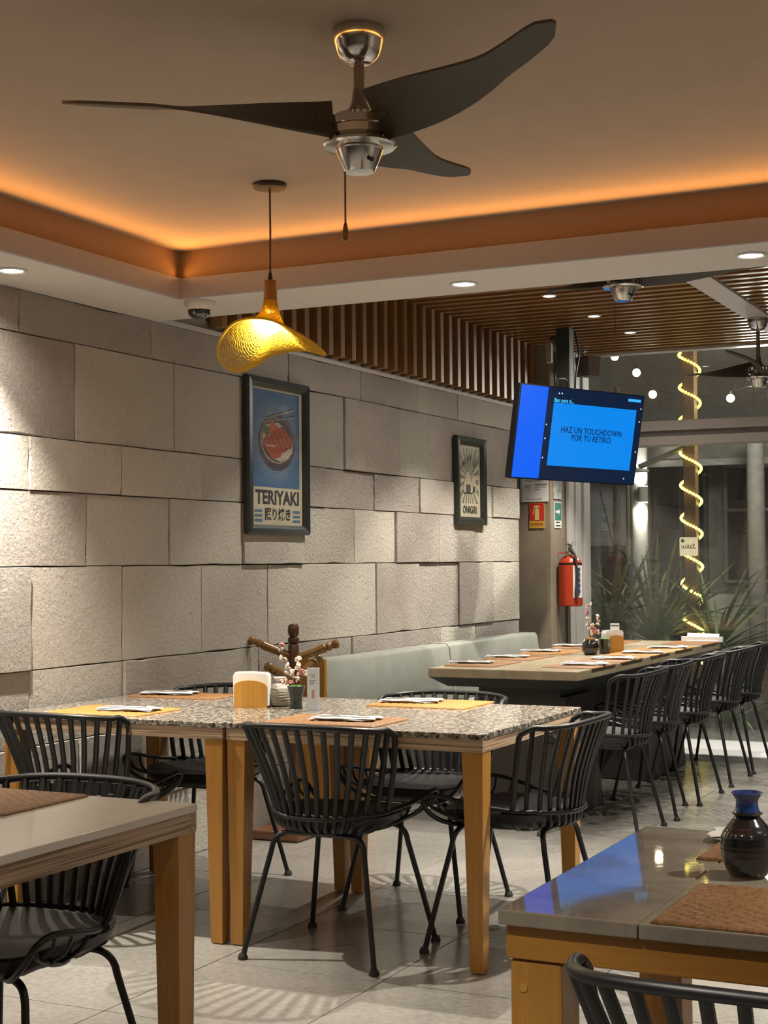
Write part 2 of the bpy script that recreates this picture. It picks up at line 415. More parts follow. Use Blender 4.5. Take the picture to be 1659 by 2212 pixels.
# unseen sides of the room
struct('wall_right', MB().box(XR, XR + .1, YN, YG, 0, 2.9), M_WHITE)
struct('wall_near', MB().box(XW - .2, XR, YN - .1, YN, 0, 2.9), M_WHITE)

# pillar, door jamb, glass wall
pil = struct('wall_pillar', MB().bbox(-3.95, -3.605, 10.06, 10.70, 0, ZSL + .06, .008), M_CONC)
obj('steel_channel', MB().box(-3.62, -3.597, 10.16, 10.22, 2.28, ZSL), M_DARKSTEEL, pil)
wg = struct('window_1', MB().box(-3.60, XR, YG - .02, YG + .05, 2.262, 2.278), M_ALU)
fr = MB(); fr.bbox(-3.60, -3.575, 10.36, 10.47, .004, ZSL, .003); fr.bbox(-3.60, -3.565, 10.48, 10.60, .004, ZSL, .003); fr.bbox(-3.60, -3.55, 10.62, 10.76, .004, ZSL, .003)
obj('jamb', fr, M_ALU, wg)
obj('header_rail', MB().bbox(-3.56, XR, 10.58, 10.80, 2.205, 2.277, .004), M_ALU, wg)
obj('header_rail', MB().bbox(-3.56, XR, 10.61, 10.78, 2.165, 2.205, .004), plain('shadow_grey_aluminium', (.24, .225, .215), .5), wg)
obj('header_rail', MB().bbox(-3.56, XR, 10.57, 10.80, 2.105, 2.165, .004), M_ALU, wg)
obj('top_rail', MB().box(-3.56, XR, 10.66, 10.76, ZSL - .012, ZSL + .05), M_ALU, wg)
def glass(name, dust_haze, tint=(.93, .97, .95)):
    t = MT(name); tr = t.n('ShaderNodeBsdfTransparent'); tr.inputs[0].default_value = tint + (1,)
    gl = t.n('ShaderNodeBsdfGlossy'); gl.inputs['Roughness'].default_value = .0; gl.inputs[0].default_value = (1, 1, 1, 1)
    fr_ = t.n('ShaderNodeLayerWeight'); fr_.inputs[0].default_value = .5
    k = t.math('ADD', .075, t.math('MULTIPLY', t.math('POWER', fr_.outputs['Facing'], 5.0), .9)); mx = t.n('ShaderNodeMixShader'); t.l(k, mx.inputs[0]); t.l(tr.outputs[0], mx.inputs[1]); t.l(gl.outputs[0], mx.inputs[2])
    df = t.n('ShaderNodeBsdfDiffuse'); df.inputs[0].default_value = (.62, .64, .58, 1)
    P = t.pos('World'); nz = t.noise(P, 2.2, 7, .7, .8); f2 = t.noise(P, 90, 4, .75, 1.5)
    amt = t.math('MULTIPLY', t.math('ADD', t.ramp(nz, [(.3, (.3, .3, .3)), (.75, (1, 1, 1))]), t.ramp(f2, [(.62, (0, 0, 0)), (.74, (1, 1, 1))])), dust_haze)
    m2 = t.n('ShaderNodeMixShader'); t.l(amt, m2.inputs[0]); t.l(mx.outputs[0], m2.inputs[1]); t.l(df.outputs[0], m2.inputs[2])
    t.l(m2.outputs[0], t.out.inputs['Surface']); return t.m
def pane(x0, x1, z0, z1, m):
    obj('pane', MB().add([(x0, YG, z0), (x1, YG, z0), (x1, YG, z1), (x0, YG, z1)], [(0, 1, 2, 3)]), m, wg)
pane(-3.56, -1.2, 2.277, ZSL - .01, glass('dusty_glass', .50)); pane(-1.2, XR, 2.277, ZSL - .01, bpy.data.materials['dusty_glass'])
pane(-3.56, -1.2, .004, 2.105, glass('clear_glass', .07)); pane(-1.2, XR, .004, 2.105, bpy.data.materials['clear_glass'])  # diffuse film on lower panes also paints in haze of interior reflections

# ================================================================== DOWNLIGHTS
M_LENS = emit('downlight_lens', (1, .95, .85), 14.0)
def downlight(x, y, z, label, watts, group, angle=118, r=.055, lens=None):
    t = thing('ceiling_downlight', label, 'downlight', (x, y, z), 0, group); q_ = 2.4 if x < -3.5 and y > 4 else (.6 if 'outside' in label else 1.5)
    obj('trim_ring', MB().lathe([(r * .72, .002), (r * .72, -.004), (r * .85, -.007), (r, -.003), (r, .002)], n=28), plain_ring, t, 40)
    obj('lens', MB().lathe([(r * .71, .001), (r * .71, -.0025), (r * .5, -.0045), (.001, -.0055)], n=24), lens or M_LENS, t, 60)
    spot('downlight_flood', (0, 0, -.02), watts, 150, DOWN_C, t, blend=1.0, size=.02); spot('downlight_core', (0, 0, -.02), watts * CORE_W / DOWN_W * q_, 86, DOWN_C, t, blend=1.0 if q_ > 2 else .40, size=.018)
    return t
plain_ring = plain('satin_white_ring', (.55, .53, .50), .35)
downlight(-3.526, 4.236, ZS, 'round white downlight in the left soffit close to the stone wall, lighting its rough blocks', DOWN_W, 'soffit downlights')
downlight(-2.215, 5.242, ZS, 'lit round downlight in the far soffit strip above the slatted wall', DOWN_W, 'soffit downlights')
downlight(-1.134, 5.214, ZS, 'lit round downlight in the far soffit strip at the right edge', DOWN_W, 'soffit downlights')
for i, (x, y) in enumerate([(-3.526, 2.9), (-3.526, 1.6), (.45, 5.21), (.45, 2.9), (-2.4, .95), (-1.1, .95), (.45, .95), (1.9, 3.5)]):
    downlight(x, y, ZS, 'round soffit downlight along the ceiling recess, outside the picture', DOWN_W, 'soffit downlights out of view')
for y, nm in ((8.143, 'nearest'), (8.953, 'middle'), (9.716, 'farthest')):
    downlight(-2.915, y, ZSL, '%s of the three lit downlights in a row between the ceiling slats' % nm, SLAT_W, 'slatted ceiling downlights', r=.045)
for i, (x, y) in enumerate([(-2.915, 7.33), (-2.915, 6.5), (-1.1, 6.5), (-1.1, 7.33), (-1.1, 8.143), (-1.1, 8.953), (-1.1, 9.716), (.9, 7.0), (.9, 8.6)]):
    downlight(x, y, ZSL, 'round downlight between the ceiling slats, outside the picture', SLAT_W, 'slatted ceiling downlights out of view', r=.045)

# ================================================================== CEILING FANS
def blade_mb(L=.615, r0=.06):
    n = 18; mb = MB(); vs = []
    for i in range(n + 1):
        t = i / n; x = r0 + L * t
        w = (.062 + .012 * math.sin(PI * min(1, t * 1.6)) - .030 * t) * (1 if t < .88 else math.sqrt(max(.02, 1 - ((t - .88) / .12) ** 2 * .97)))
        sweep = .030 * math.sin(PI * t) - .035 * t * t
        tw = math.radians(56 - 44 * min(1, t * 1.5) ** .8); zz = .004 + .030 * t * t
        for (s, h) in ((-1, 1), (1, 1), (1, -1), (-1, -1)):
            yy = s * w; dz = h * .0035
            vs.append((x + dz * 0, sweep + yy * math.cos(tw) + dz * math.sin(tw), zz - yy * math.sin(tw) + dz * math.cos(tw)))
    fs = []
    for i in range(n):
        for k in range(4): fs.append((i * 4 + k, i * 4 + (k + 1) % 4, (i + 1) * 4 + (k + 1) % 4, (i + 1) * 4 + k))
    fs.append((3, 2, 1, 0)); fs.append((n * 4, n * 4 + 1, n * 4 + 2, n * 4 + 3))
    return mb.add(vs, fs)
def fan(x, y, z, label, a0, drop=0):
    t = thing('ceiling_fan', label, 'ceiling fan', (x, y, z))
    obj('canopy', MB().lathe([(.060, .002), (.062, -.008), (.062, -.030), (.058, -.036), (.054, -.052), (.042, -.070), (.026, -.082), (.016, -.084)], n=36), M_CHROME, t, 35)
    zr = -.082 - .10 - drop
    obj('downrod', MB().lathe([(.0125, -.08), (.0125, zr)], n=16), M_CHROME_D, t, 40)
    obj('yoke_cover', MB().lathe([(.0145, zr + .04), (.017, zr + .012), (.024, zr - .005), (.036, zr - .017), (.038, zr - .022)], n=28), M_CHROME_D, t, 40)
    h = obj('motor_housing', MB().lathe([(.02, zr - .018), (.058, zr - .022), (.066, zr - .030), (.068, zr - .048), (.066, zr - .050), (.068, zr - .052), (.068, zr - .070), (.062, zr - .076)], n=40), M_CHROME, t, 35)
    obj('flared_ring', MB().lathe([(.060, zr - .074), (.084, zr - .086), (.0865, zr - .092), (.082, zr - .097), (.058, zr - .100)], n=40), M_CHROME, t, 35)
    lo = obj('lower_cup', MB().lathe([(.052, zr - .098), (.055, zr - .104), (.052, zr - .112), (.036, zr - .150), (.033, zr - .153), (.002, zr - .154)], n=36), M_CHROME, t, 30)
    obj('knob', MB().lathe([(.004, 0), (.006, .006), (.004, .010)], (.040, -.024, zr - .132), 10, (.8, -.5, -.3)), M_BLACK, lo, 40)
    for k in range(3):
        b = obj('blade', bl, None, t, loc=(0, 0, zr - .036)); b.rotation_euler = (0, 0, a0 + k * 2 * PI / 3)
        ba = obj('blade_bracket', br_, None, b)
    return t, zr
M_CHROME_D = plain('smoked_nickel', (.30, .26, .24), .22, 1.0)
bl = blade_mb().mesh('blade', 50); bl.materials.append(M_BLADE)
br_ = MB().tube([(.050, 0, 0), (.075, .004, .003), (.10, .008, .004)], [.016, .013, .010], 8).mesh('blade_bracket', 40); br_.materials.append(M_BLADE)
f1, zr = fan(-1.569, 3.103, ZC, 'large three-bladed ceiling fan with chrome body and pull cord in the recessed ceiling', math.radians(-26))
pc = obj('pull_cord', MB().tube([(-.030, -.015, zr - .140), (-.030, -.015, zr - .272)], .0022, 6), plain('brown_cord', (.10, .04, .02), .7), f1)
obj('wooden_pull', MB().lathe([(.003, 0), (.005, -.008), (.0085, -.026), (.0085, -.034), (.005, -.042), (.001, -.043)], (-.030, -.015, zr - .270), 14), M_PEG, pc, 50)
f2, _z = fan(-1.89, 6.20, ZSL, 'chrome fan under the slatted ceiling, its top hidden by the soffit', math.radians(20), .075)
obj('pull_cord', MB().tube([(-.030, -.015, _z - .140), (-.030, -.015, _z - .29)], .0016, 6), M_TWIG, f2)
f3, _z = fan(-2.03, 9.50, ZSL - .006, 'far chrome ceiling fan on a long rod in front of the glass', math.radians(150), .10)
obj('pull_cord', MB().tube([(-.030, -.015, _z - .140), (-.030, -.015, _z - .29)], .0016, 6), M_TWIG, f3)

# ================================================================== PENDANT
pd = thing('pendant_lamp', 'lit woven yellow pendant lamp shaped like a wavy hat over the granite tables', 'pendant lamp', (-2.481, 4.257, ZC))
obj('ceiling_rose', MB().lathe([(.052, .002), (.055, -.002), (.055, -.012), (.052, -.016), (.006, -.017)], n=32), plain('black_rose', (.008, .011, .009), .5), pd, 40)
obj('cord', MB().tube([(0, 0, -.016), (.001, 0, -.16), (0, 0, -.318)], .0032, 8), plain('dark_flex', (.035, .012, .012), .6), pd)
obj('cord_grip', MB().lathe([(.004, -.290), (.006, -.294), (.008, -.310), (.004, -.318)], n=12), M_BLACK, pd, 40)
obj('wooden_collar', MB().lathe([(.006, -.316), (.021, -.317), (.022, -.320), (.022, -.382), (.020, -.384)], n=28), M_PEG2 if False else wood('collar_oak', (.34, .15, .03), (.46, .22, .05), (1, 1, .1), 30), pd, 40)
# shade: angle 0 = towards image right, counter-clockwise seen from above: right, back, left, front
_rd = Vector((math.cos(yaw), math.sin(yaw), 0)); _bd = Vector((-math.sin(yaw), math.cos(yaw), 0))
tabz = [-.558, -.530, -.540, -.598, -.545, -.470, -.465, -.512]     # R, BR, B, BL, L, FL, F, FR
tabr = [.176, .150, .140, .172, .172, .150, .135, .150]
def per(tab, a):
    n = len(tab); x = (a / (2 * PI) * n) % n; i = int(x); f = x - i
    p0, p1, p2, p3 = tab[i - 1], tab[i], tab[(i + 1) % n], tab[(i + 2) % n]
    return .5 * (2 * p1 + (p2 - p0) * f + (2 * p0 - 5 * p1 + 4 * p2 - p3) * f * f + (3 * p1 - p0 - 3 * p2 + p3) * f ** 3)
def shade_pt(a, t, off=0):
    R = per(tabr, a); Z = per(tabz, a); z0 = -.382
    r = .020 + (R - .020) * (.22 * t + .78 * t ** 2.1) + off
    z = z0 + (Z - z0) * (1 - (1 - t) ** 1.55)
    d = _rd * math.cos(a) + _bd * math.sin(a)
    return Vector((d.x * r, d.y * r, z))
t = MT('woven_shade'); P = t.pos('Object'); g = t.noise(P, 160, 3); t.base(t.ramp(g, [(.3, (.58, .38, .02)), (.7, (.84, .60, .06))])).set(.6)
tl = t.n('ShaderNodeBsdfTranslucent'); tl.inputs[0].default_value = (.95, .72, .07, 1); mx = t.n('ShaderNodeMixShader'); mx.inputs[0].default_value = .45
t.l(t.b.outputs[0], mx.inputs[1]); t.l(tl.outputs[0], mx.inputs[2]); t.l(mx.outputs[0], t.out.inputs['Surface']); M_WEAVE = t.m
mb = MB(); NA = 64
for i in range(NA):
    a = 2 * PI * i / NA
    mb.tube([shade_pt(a, k / 14, .0012 * (-1) ** (i + k)) for k in range(15)], .0019 if i % 2 else .0024, 4, flat=.8)
sh = obj('woven_shade', mb, M_WEAVE, pd, 60); sh['kind'] = 'stuff'
mb = MB(); NR = 24
for j in range(NR):
    tt = .12 + .88 * (j / (NR - 1)) ** .8
    mb.tube([shade_pt(2 * PI * k / NA, tt, .0012 * (-1) ** (k + j)) for k in range(NA)], .0021, 4, closed=True)
wf = obj('woven_weft', mb, M_WEAVE, pd, 60); wf['kind'] = 'stuff'
obj('shade_rim', MB().tube([shade_pt(2 * PI * k / NA, 1.0) for k in range(NA)], .0042, 6, closed=True), M_WEAVE, pd, 60)
obj('bulb_socket', MB().lathe([(.013, -.384), (.015, -.390), (.015, -.425), (.011, -.432)], n=16), M_BLACK, pd, 40)
obj('bulb', MB().sphere((0, 0, -.462), .030, 16, 10), emit('bulb_glow', (1, .86, .42), 420.0), pd, 60)

# ================================================================== CCTV, SPEAKER, TV
t_ = thing('dome_camera', 'white dome security camera under the soffit beside the stone wall', 'security camera', (-3.30, 5.10, ZS))
obj('housing', MB().lathe([(.060, .002), (.062, -.004), (.060, -.018), (.050, -.034), (.046, -.036)], n=32), plain('white_plastic', (.60, .58, .55), .4), t_, 40)
obj('dome', MB().lathe([(.046, -.032), (.046, -.044), (.042, -.056), (.032, -.066), (.016, -.072), (.001, -.073)], n=28), plain('smoked_dome', (.01, .01, .012), .06, coat=1), t_, 60)
TVP = Vector((-2.958, 8.766, 2.041)); TX = Vector((.492, .870, -.022)).normalized(); TN = Vector((.856, -.489, -.168)).normalized(); TY = TN.cross(TX).normalized(); TX = TY.cross(TN).normalized()
TW = 1.0; TH = .5625
tv = thing('television', 'tilted flat television with a bright blue screen hung in the far corner', 'television')
def tvp(u, v, d=0): return TVP + TX * ((u - .5) * TW) + TY * ((.5 - v) * TH) + TN * d
def tvbox(name, u0, u1, v0, v1, d0, d1, m, parent=None):
    q = [tvp(u0, v1, d0), tvp(u1, v1, d0), tvp(u1, v0, d0), tvp(u0, v0, d0), tvp(u0, v1, d1), tvp(u1, v1, d1), tvp(u1, v0, d1), tvp(u0, v0, d1)]
    return obj(name, MB().add(q, [(0, 3, 2, 1), (4, 5, 6, 7), (0, 1, 5, 4), (1, 2, 6, 5), (2, 3, 7, 6), (3, 0, 4, 7)]), m, parent or tv)
tvbox('bezel', 0, 1, 0, 1, -.045, 0, plain('tv_black', (.008, .008, .010), .3))
scr = tvbox('screen', .006, .994, .009, .991, 0, .002, emit('screen_navy', (.002, .010, .035), 1.0))
tvbox('blue_panel', .012, .218, .013, .984, .002, .0026, emit('screen_blue', (.002, .12, .90), .84), scr)
tvbox('light_panel', .271, .944, .168, .839, .002, .0026, emit('screen_azure', (.001, .24, .84), .84), scr)
M_TXN = emit('screen_text_navy', (.002, .018, .09), 1.0); M_TXC = emit('screen_text_cyan', (.06, .55, .95), 1.0)
def tvtext(s, u, v, size, m, sx=1.0, align='CENTER', bold=0):
    obj('screen_text', text_mb(s, size, lambda x, y, z: tuple(tvp(u, v, .0027 + z) + TX * x + TY * y), .0003, align, 0, sx, bold), m, scr)
tvtext('HAZ UN TOUCHDOWN', .596, .450, .052, M_TXN, .86, bold=.0006); tvtext('POR TU RETIRO.', .603, .528, .052, M_TXN, .86, bold=.0006)
tvtext('Bao para ti...', .271, .142, .034, M_TXC, .9, 'LEFT', .0005)
tvbox('screen_button', .866, .971, .050, .080, .002, .0026, emit('screen_button', (.05, .40, .85), 1.0), scr)
db = MB()
for (u, v) in [(.304, .068), (.326, .067), (.232, .408), (.233, .555), (.231, .762), (.979, .151), (.978, .293), (.976, .629), (.904, .932)]:
    c = tvp(u, v, .003); db.add([c + TX * .005 * math.cos(a * PI / 4) + TY * .005 * math.sin(a * PI / 4) for a in range(8)], [tuple(range(8))])
o = obj('screen_dots', db, emit('screen_dot', (.45, .75, 1), 1.2), scr); o['kind'] = 'stuff'
obj('wall_bracket', MB().tube([tvp(.42, .45, -.04), tvp(.42, .45, -.16), (-3.25, 9.36, 2.15)], .022, 8), M_DARKSTEEL, tv)
obj('mount_pole', MB().bbox(-3.295, -3.205, 9.32, 9.41, 2.02, ZSL + .002, .004), M_DARKSTEEL, tv)
obj('cable', MB().tube(smooth_path([(-3.18, 9.37, ZSL - .03), (-3.16, 9.38, 2.62), (-3.18, 9.38, 2.5), (-3.19, 9.38, 2.3)], 4), .006, 6), M_BLACK, tv)
obj('cable', MB().tube(smooth_path([tvp(.33, .02, -.05), tvp(.33, -.07, -.06), tvp(.40, -.08, -.06), tvp(.41, .02, -.05)], 5), .006, 6), M_BLACK, tv)
t_ = thing('bullet_camera', 'small silver security camera under the slats above the television', 'security camera', (-3.42, 9.72, ZSL))
obj('mount', MB().lathe([(.055, .002), (.055, -.02), (.03, -.03)], n=20), plain('graphite', (.06, .055, .05), .4), t_, 40)
obj('camera_ball', MB().sphere((.01, -.01, -.055), .042, 16, 10), plain('grey_ball', (.22, .21, .20), .3), t_, 60)
obj('lens', MB().lathe([(.018, 0), (.018, .004), (.008, .005)], (.035, -.045, -.062), 12, (.5, -.8, -.15)), M_CHROME, t_, 40)
obj('sensor_arm', MB().bbox(-.085, -.045, -.02, .02, -.17, -.03, .006), plain('beige_plastic', (.42, .36, .30), .5), t_)
t_ = thing('wall_speaker', 'small taupe loudspeaker hanging by the top of the glass right of the television pole', 'speaker', (-3.43, 10.38, 2.685), math.radians(-28))
obj('cabinet', MB().taper((0, 0, -.085), (.062, .05, 0), (0, 0, .055), (.072, .06, 0)), plain('taupe_plastic', (.17, .125, .105), .6), t_)
obj('grille', MB().bbox(-.058, .058, -.066, -.054, -.07, .045, .004), plain('taupe_grille', (.12, .09, .08), .8), t_)
obj('hanger', MB().tube([(-.03, .0, .05), (-.05, .0, .09), (-.05, .02, .11)], .008, 6), M_ALU, t_)
obj('cable', MB().tube(smooth_path([(-.05, 0, .08), (-.11, 0, .0), (-.13, 0, .05), (-.12, 0, .10)], 4), .003, 5), M_BLACK, t_)

# ================================================================== POSTERS
M_GLAZE = glass('picture_glass', .012, (.98, .98, .98))
def poster(y0, y1, z0, z1, iy0, iy1, iz0, iz1, label):
    t = thing('framed_poster', label, 'framed poster', (XW + .016, (y0 + y1) / 2, z0))
    ox, oy, oz = t.location
    F = MB()
    def rail(a, b):     # mitred moulding between outer corner pair a->b with inner pair
        pass
    O = [(y0, z0), (y1, z0), (y1, z1), (y0, z1)]; I = [(iy0, iz0), (iy1, iz0), (iy1, iz1), (iy0, iz1)]
    cen = ((y0 + y1) / 2, (z0 + z1) / 2)
    lev = [(0, 0.0), (0, .020), (.18, .030), (.62, .026), (1, .016), (1, 0)]
    for k in range(4):
        k2 = (k + 1) % 4; vs = []
        for (s, d) in lev:
            for q in (k, k2): vs.append((d, O[q][0] + (I[q][0] - O[q][0]) * s - oy, O[q][1] + (I[q][1] - O[q][1]) * s - oz))
        n = len(lev)
        obj('frame_rail', MB().add(vs, [(2 * i, 2 * i + 1, 2 * ((i + 1) % n) + 1, 2 * ((i + 1) % n)) for i in range(n)]), M_FRAME, t)
    def uv(u, v, d): return (d, iy0 + (iy1 - iy0) * u - oy, iz1 + (iz0 - iz1) * v - oz)
    obj('glazing', MB().add([uv(-.01, -.01, .0115), uv(1.01, -.01, .0115), uv(1.01, 1.01, .0115), uv(-.01, 1.01, .0115)], [(0, 1, 2, 3)]), M_GLAZE, t)
    pr = obj('print', MB().add([uv(-.01, -.01, .008), uv(1.01, -.01, .008), uv(1.01, 1.01, .008), uv(-.01, 1.01, .008)], [(0, 1, 2, 3)]), M_CREAM, t)
    st = [0]
    def poly(pts, m, name='printed_shape'):
        st[0] += 1; d = .008 + st[0] * .00006
        return obj(name, MB().add([uv(u, v, d) for u, v in pts], [tuple(range(len(pts)))]), m, pr)
    def txt(s, u, v, size, m, sx=1, shear=0, bold=0, rot=0):
        st[0] += 1; d = .008 + st[0] * .00006; c = uv(u, v, d)
        ca, sa = math.cos(rot), math.sin(rot)
        return obj('printed_text', text_mb(s, size, lambda x, y, z: (d + z * .04, c[1] + x * ca - y * sa, c[2] + x * sa + y * ca), .0004, 'CENTER', shear, sx, bold), m, pr)
    return t, poly, txt, uv
def ell(cu, cv, ru, rv, n=36, a0=0, a1=2 * PI): return [(cu + ru * math.cos(a0 + (a1 - a0) * i / n), cv + rv * math.sin(a0 + (a1 - a0) * i / n)) for i in range(n if a1 - a0 > 6.2 else n + 1)]
M_CREAM = plain('cream_print', (.46, .42, .31), .5, var=.03)
t = MT('blue_print'); P = t.pos('Object'); sx_ = t.n('ShaderNodeSeparateXYZ'); t.l(P, sx_.inputs[0])
wv = t.math('SINE', t.math('MULTIPLY', sx_.outputs['Z'], 680.0))
dy = t.math('DIVIDE', t.math('ADD', sx_.outputs['Y'], .012), .25); dz = t.math('DIVIDE', t.math('SUBTRACT', sx_.outputs['Z'], .455), .235)
rr = t.math('SQRT', t.math('ADD', t.math('MULTIPLY', dy, dy), t.math('MULTIPLY', dz, dz)))
k = t.math('MULTIPLY', t.math('GREATER_THAN', wv, .35), t.ramp(rr, [(.55, (.85, .85, .85)), (.95, (0, 0, 0))]))
t.base(t.mix(k, (.055, .125, .235), (.33, .36, .36))).set(.5); M_BLUE = t.m
p1, poly, txt, uv = poster(6.145, 6.755, 1.427, 2.184, 6.212, 6.700, 1.471, 2.139, 'larger framed poster of a teriyaki rice bowl on blue above the granite tables')
poly([(.02, .018), (.945, .018), (.945, .725), (.02, .725)], M_BLUE, 'blue_field')
M_BOWL = plain('print_bowl', (.065, .048, .055), .5); M_BOWL2 = plain('print_bowl_shade', (.095, .075, .08), .5); M_RIMC = plain('print_rim', (.40, .33, .24), .5); M_RICE = plain('print_rice', (.42, .37, .31), .5, var=.25, nscale=90)
M_MEAT = plain('print_meat', (.32, .065, .018), .5); M_MEAT2 = plain('print_meat_line', (.15, .03, .012), .5); M_CARROT = plain('print_ginger', (.42, .10, .03), .5); M_WAS = plain('print_wasabi', (.10, .115, .05), .5)
poly(ell(.488, .392, .372, .210), M_BOWL); poly(ell(.495, .370, .350, .178), M_BOWL2); poly(ell(.495, .377, .322, .168), M_RIMC); poly(ell(.498, .375, .312, .163), M_BOWL)
poly([(.20, .36), (.235, .30), (.30, .265), (.52, .245), (.585, .265), (.70, .33), (.80, .40), (.80, .45), (.72, .50), (.56, .530), (.42, .515), (.30, .465), (.22, .41)], M_RICE)
poly([(.215, .285), (.345, .278), (.345, .335), (.27, .355), (.225, .325)], M_WAS)
poly([(.345, .235), (.425, .235), (.45, .262), (.50, .268), (.50, .33), (.35, .335)], M_CARROT)
poly([(.21, .385), (.25, .360), (.36, .338), (.43, .295), (.52, .282), (.60, .262), (.66, .295), (.77, .352), (.795, .392), (.79, .418), (.71, .435), (.66, .452), (.585, .468), (.56, .492), (.47, .515), (.40, .512), (.315, .470), (.24, .425)], M_MEAT)
for i in range(5):
    a = .285 + i * .078; poly([(a, .372 - i * .019), (a + .012, .370 - i * .019), (a + .165, .482 - i * .016), (a + .153, .484 - i * .016)], M_MEAT2)
poly([(.27, .415), (.46, .415), (.455, .423), (.28, .424)], plain('print_glint', (.70, .45, .30), .5))
poly([(.09, .252), (.80, .128), (.845, .128), (.85, .142), (.10, .256)], plain('print_chopstick', (.20, .20, .21), .5)); poly([(.17, .256), (.80, .182), (.85, .182), (.85, .197), (.20, .259)], bpy.data.materials['print_chopstick'])
poly([(.09, .249), (.80, .123), (.84, .124), (.80, .130)], M_INK); poly([(.17, .253), (.80, .177), (.845, .178), (.80, .184)], M_INK)
txt('TERIYAKI', .50, .802, .092, plain('print_ink_plum', (.045, .032, .04), .5), 1.12, 0, .0030)
txt('照り焼き', .50, .925, .064, M_INK, 1.02, 0, .0014)
M_BSTR = plain('print_blue_stripe', (.075, .15, .24), .5)
for k in range(3):
    v = .888 + k * .034; poly([(.04, v), (.19, v), (.19, v + .018), (.04, v + .018)], M_BSTR); poly([(.80, v), (.95, v), (.95, v + .018), (.80, v + .018)], M_BSTR)
p2, poly, txt, uv = poster(8.643, 9.135, 1.518, 2.072, 8.714, 9.053, 1.566, 2.020, 'smaller framed onigiri poster in grey green near the television')
poly([(.04, .04), (.93, .04), (.93, .81), (.04, .81)], M_CREAM, 'art_field')
M_RAY = plain('print_sage', (.17, .18, .12), .5); M_ONI = plain('print_onigiri', (.44, .39, .29), .5)
c = (.45, .47); N = 40
for i in range(0, N, 2):
    a, b = 2 * PI * i / N, 2 * PI * (i + 1) / N; pts = []
    for q in (a, b):
        dx, dy = math.cos(q), math.sin(q); s = min(((.93 if dx > 0 else .04) - c[0]) / dx if abs(dx) > 1e-6 else 9, ((.81 if dy > 0 else .04) - c[1]) / dy if abs(dy) > 1e-6 else 9); pts.append((c[0] + dx * s, c[1] + dy * s))
    m_ = .16; poly([(c[0] + (pts[0][0] - c[0]) * m_, c[1] + (pts[0][1] - c[1]) * m_), pts[0], pts[1], (c[0] + (pts[1][0] - c[0]) * m_, c[1] + (pts[1][1] - c[1]) * m_)], M_RAY)
def oni(x, y0, y1, w, k): return [(x, y0), (x + .06 * k, y0 + .01), (x + w * .75, y1 - (y1 - y0) * .45), (x + w, y1 - .05), (x + w * .8, y1), (x - w * .8, y1), (x - w, y1 - .05), (x - w * .75, y1 - (y1 - y0) * .45), (x - .06 * k, y0 + .01)]
poly(oni(.69, .395, .65, .17, 1), M_INK); poly(oni(.69, .402, .643, .155, 1), M_ONI); poly([(.66, .57), (.75, .57), (.75, .64), (.66, .64)], M_INK)
poly(oni(.41, .355, .675, .26, 1), M_INK); poly(oni(.41, .362, .660, .245, 1), M_ONI); poly([(.31, .56), (.34, .545), (.50, .545), (.53, .56), (.53, .66), (.31, .66)], plain('print_nori', (.06, .06, .065), .5))
poly([(.78, .155), (.81, .155), (.60, .40), (.575, .41)], M_INK); poly([(.86, .19), (.88, .19), (.66, .385), (.64, .39)], M_INK)
txt('おにぎり', .36, .225, .046, M_INK, .95, 0, .0006, math.radians(18))
txt('ONIGIRI', .49, .902, .066, M_INK, .95, 0, .0012)

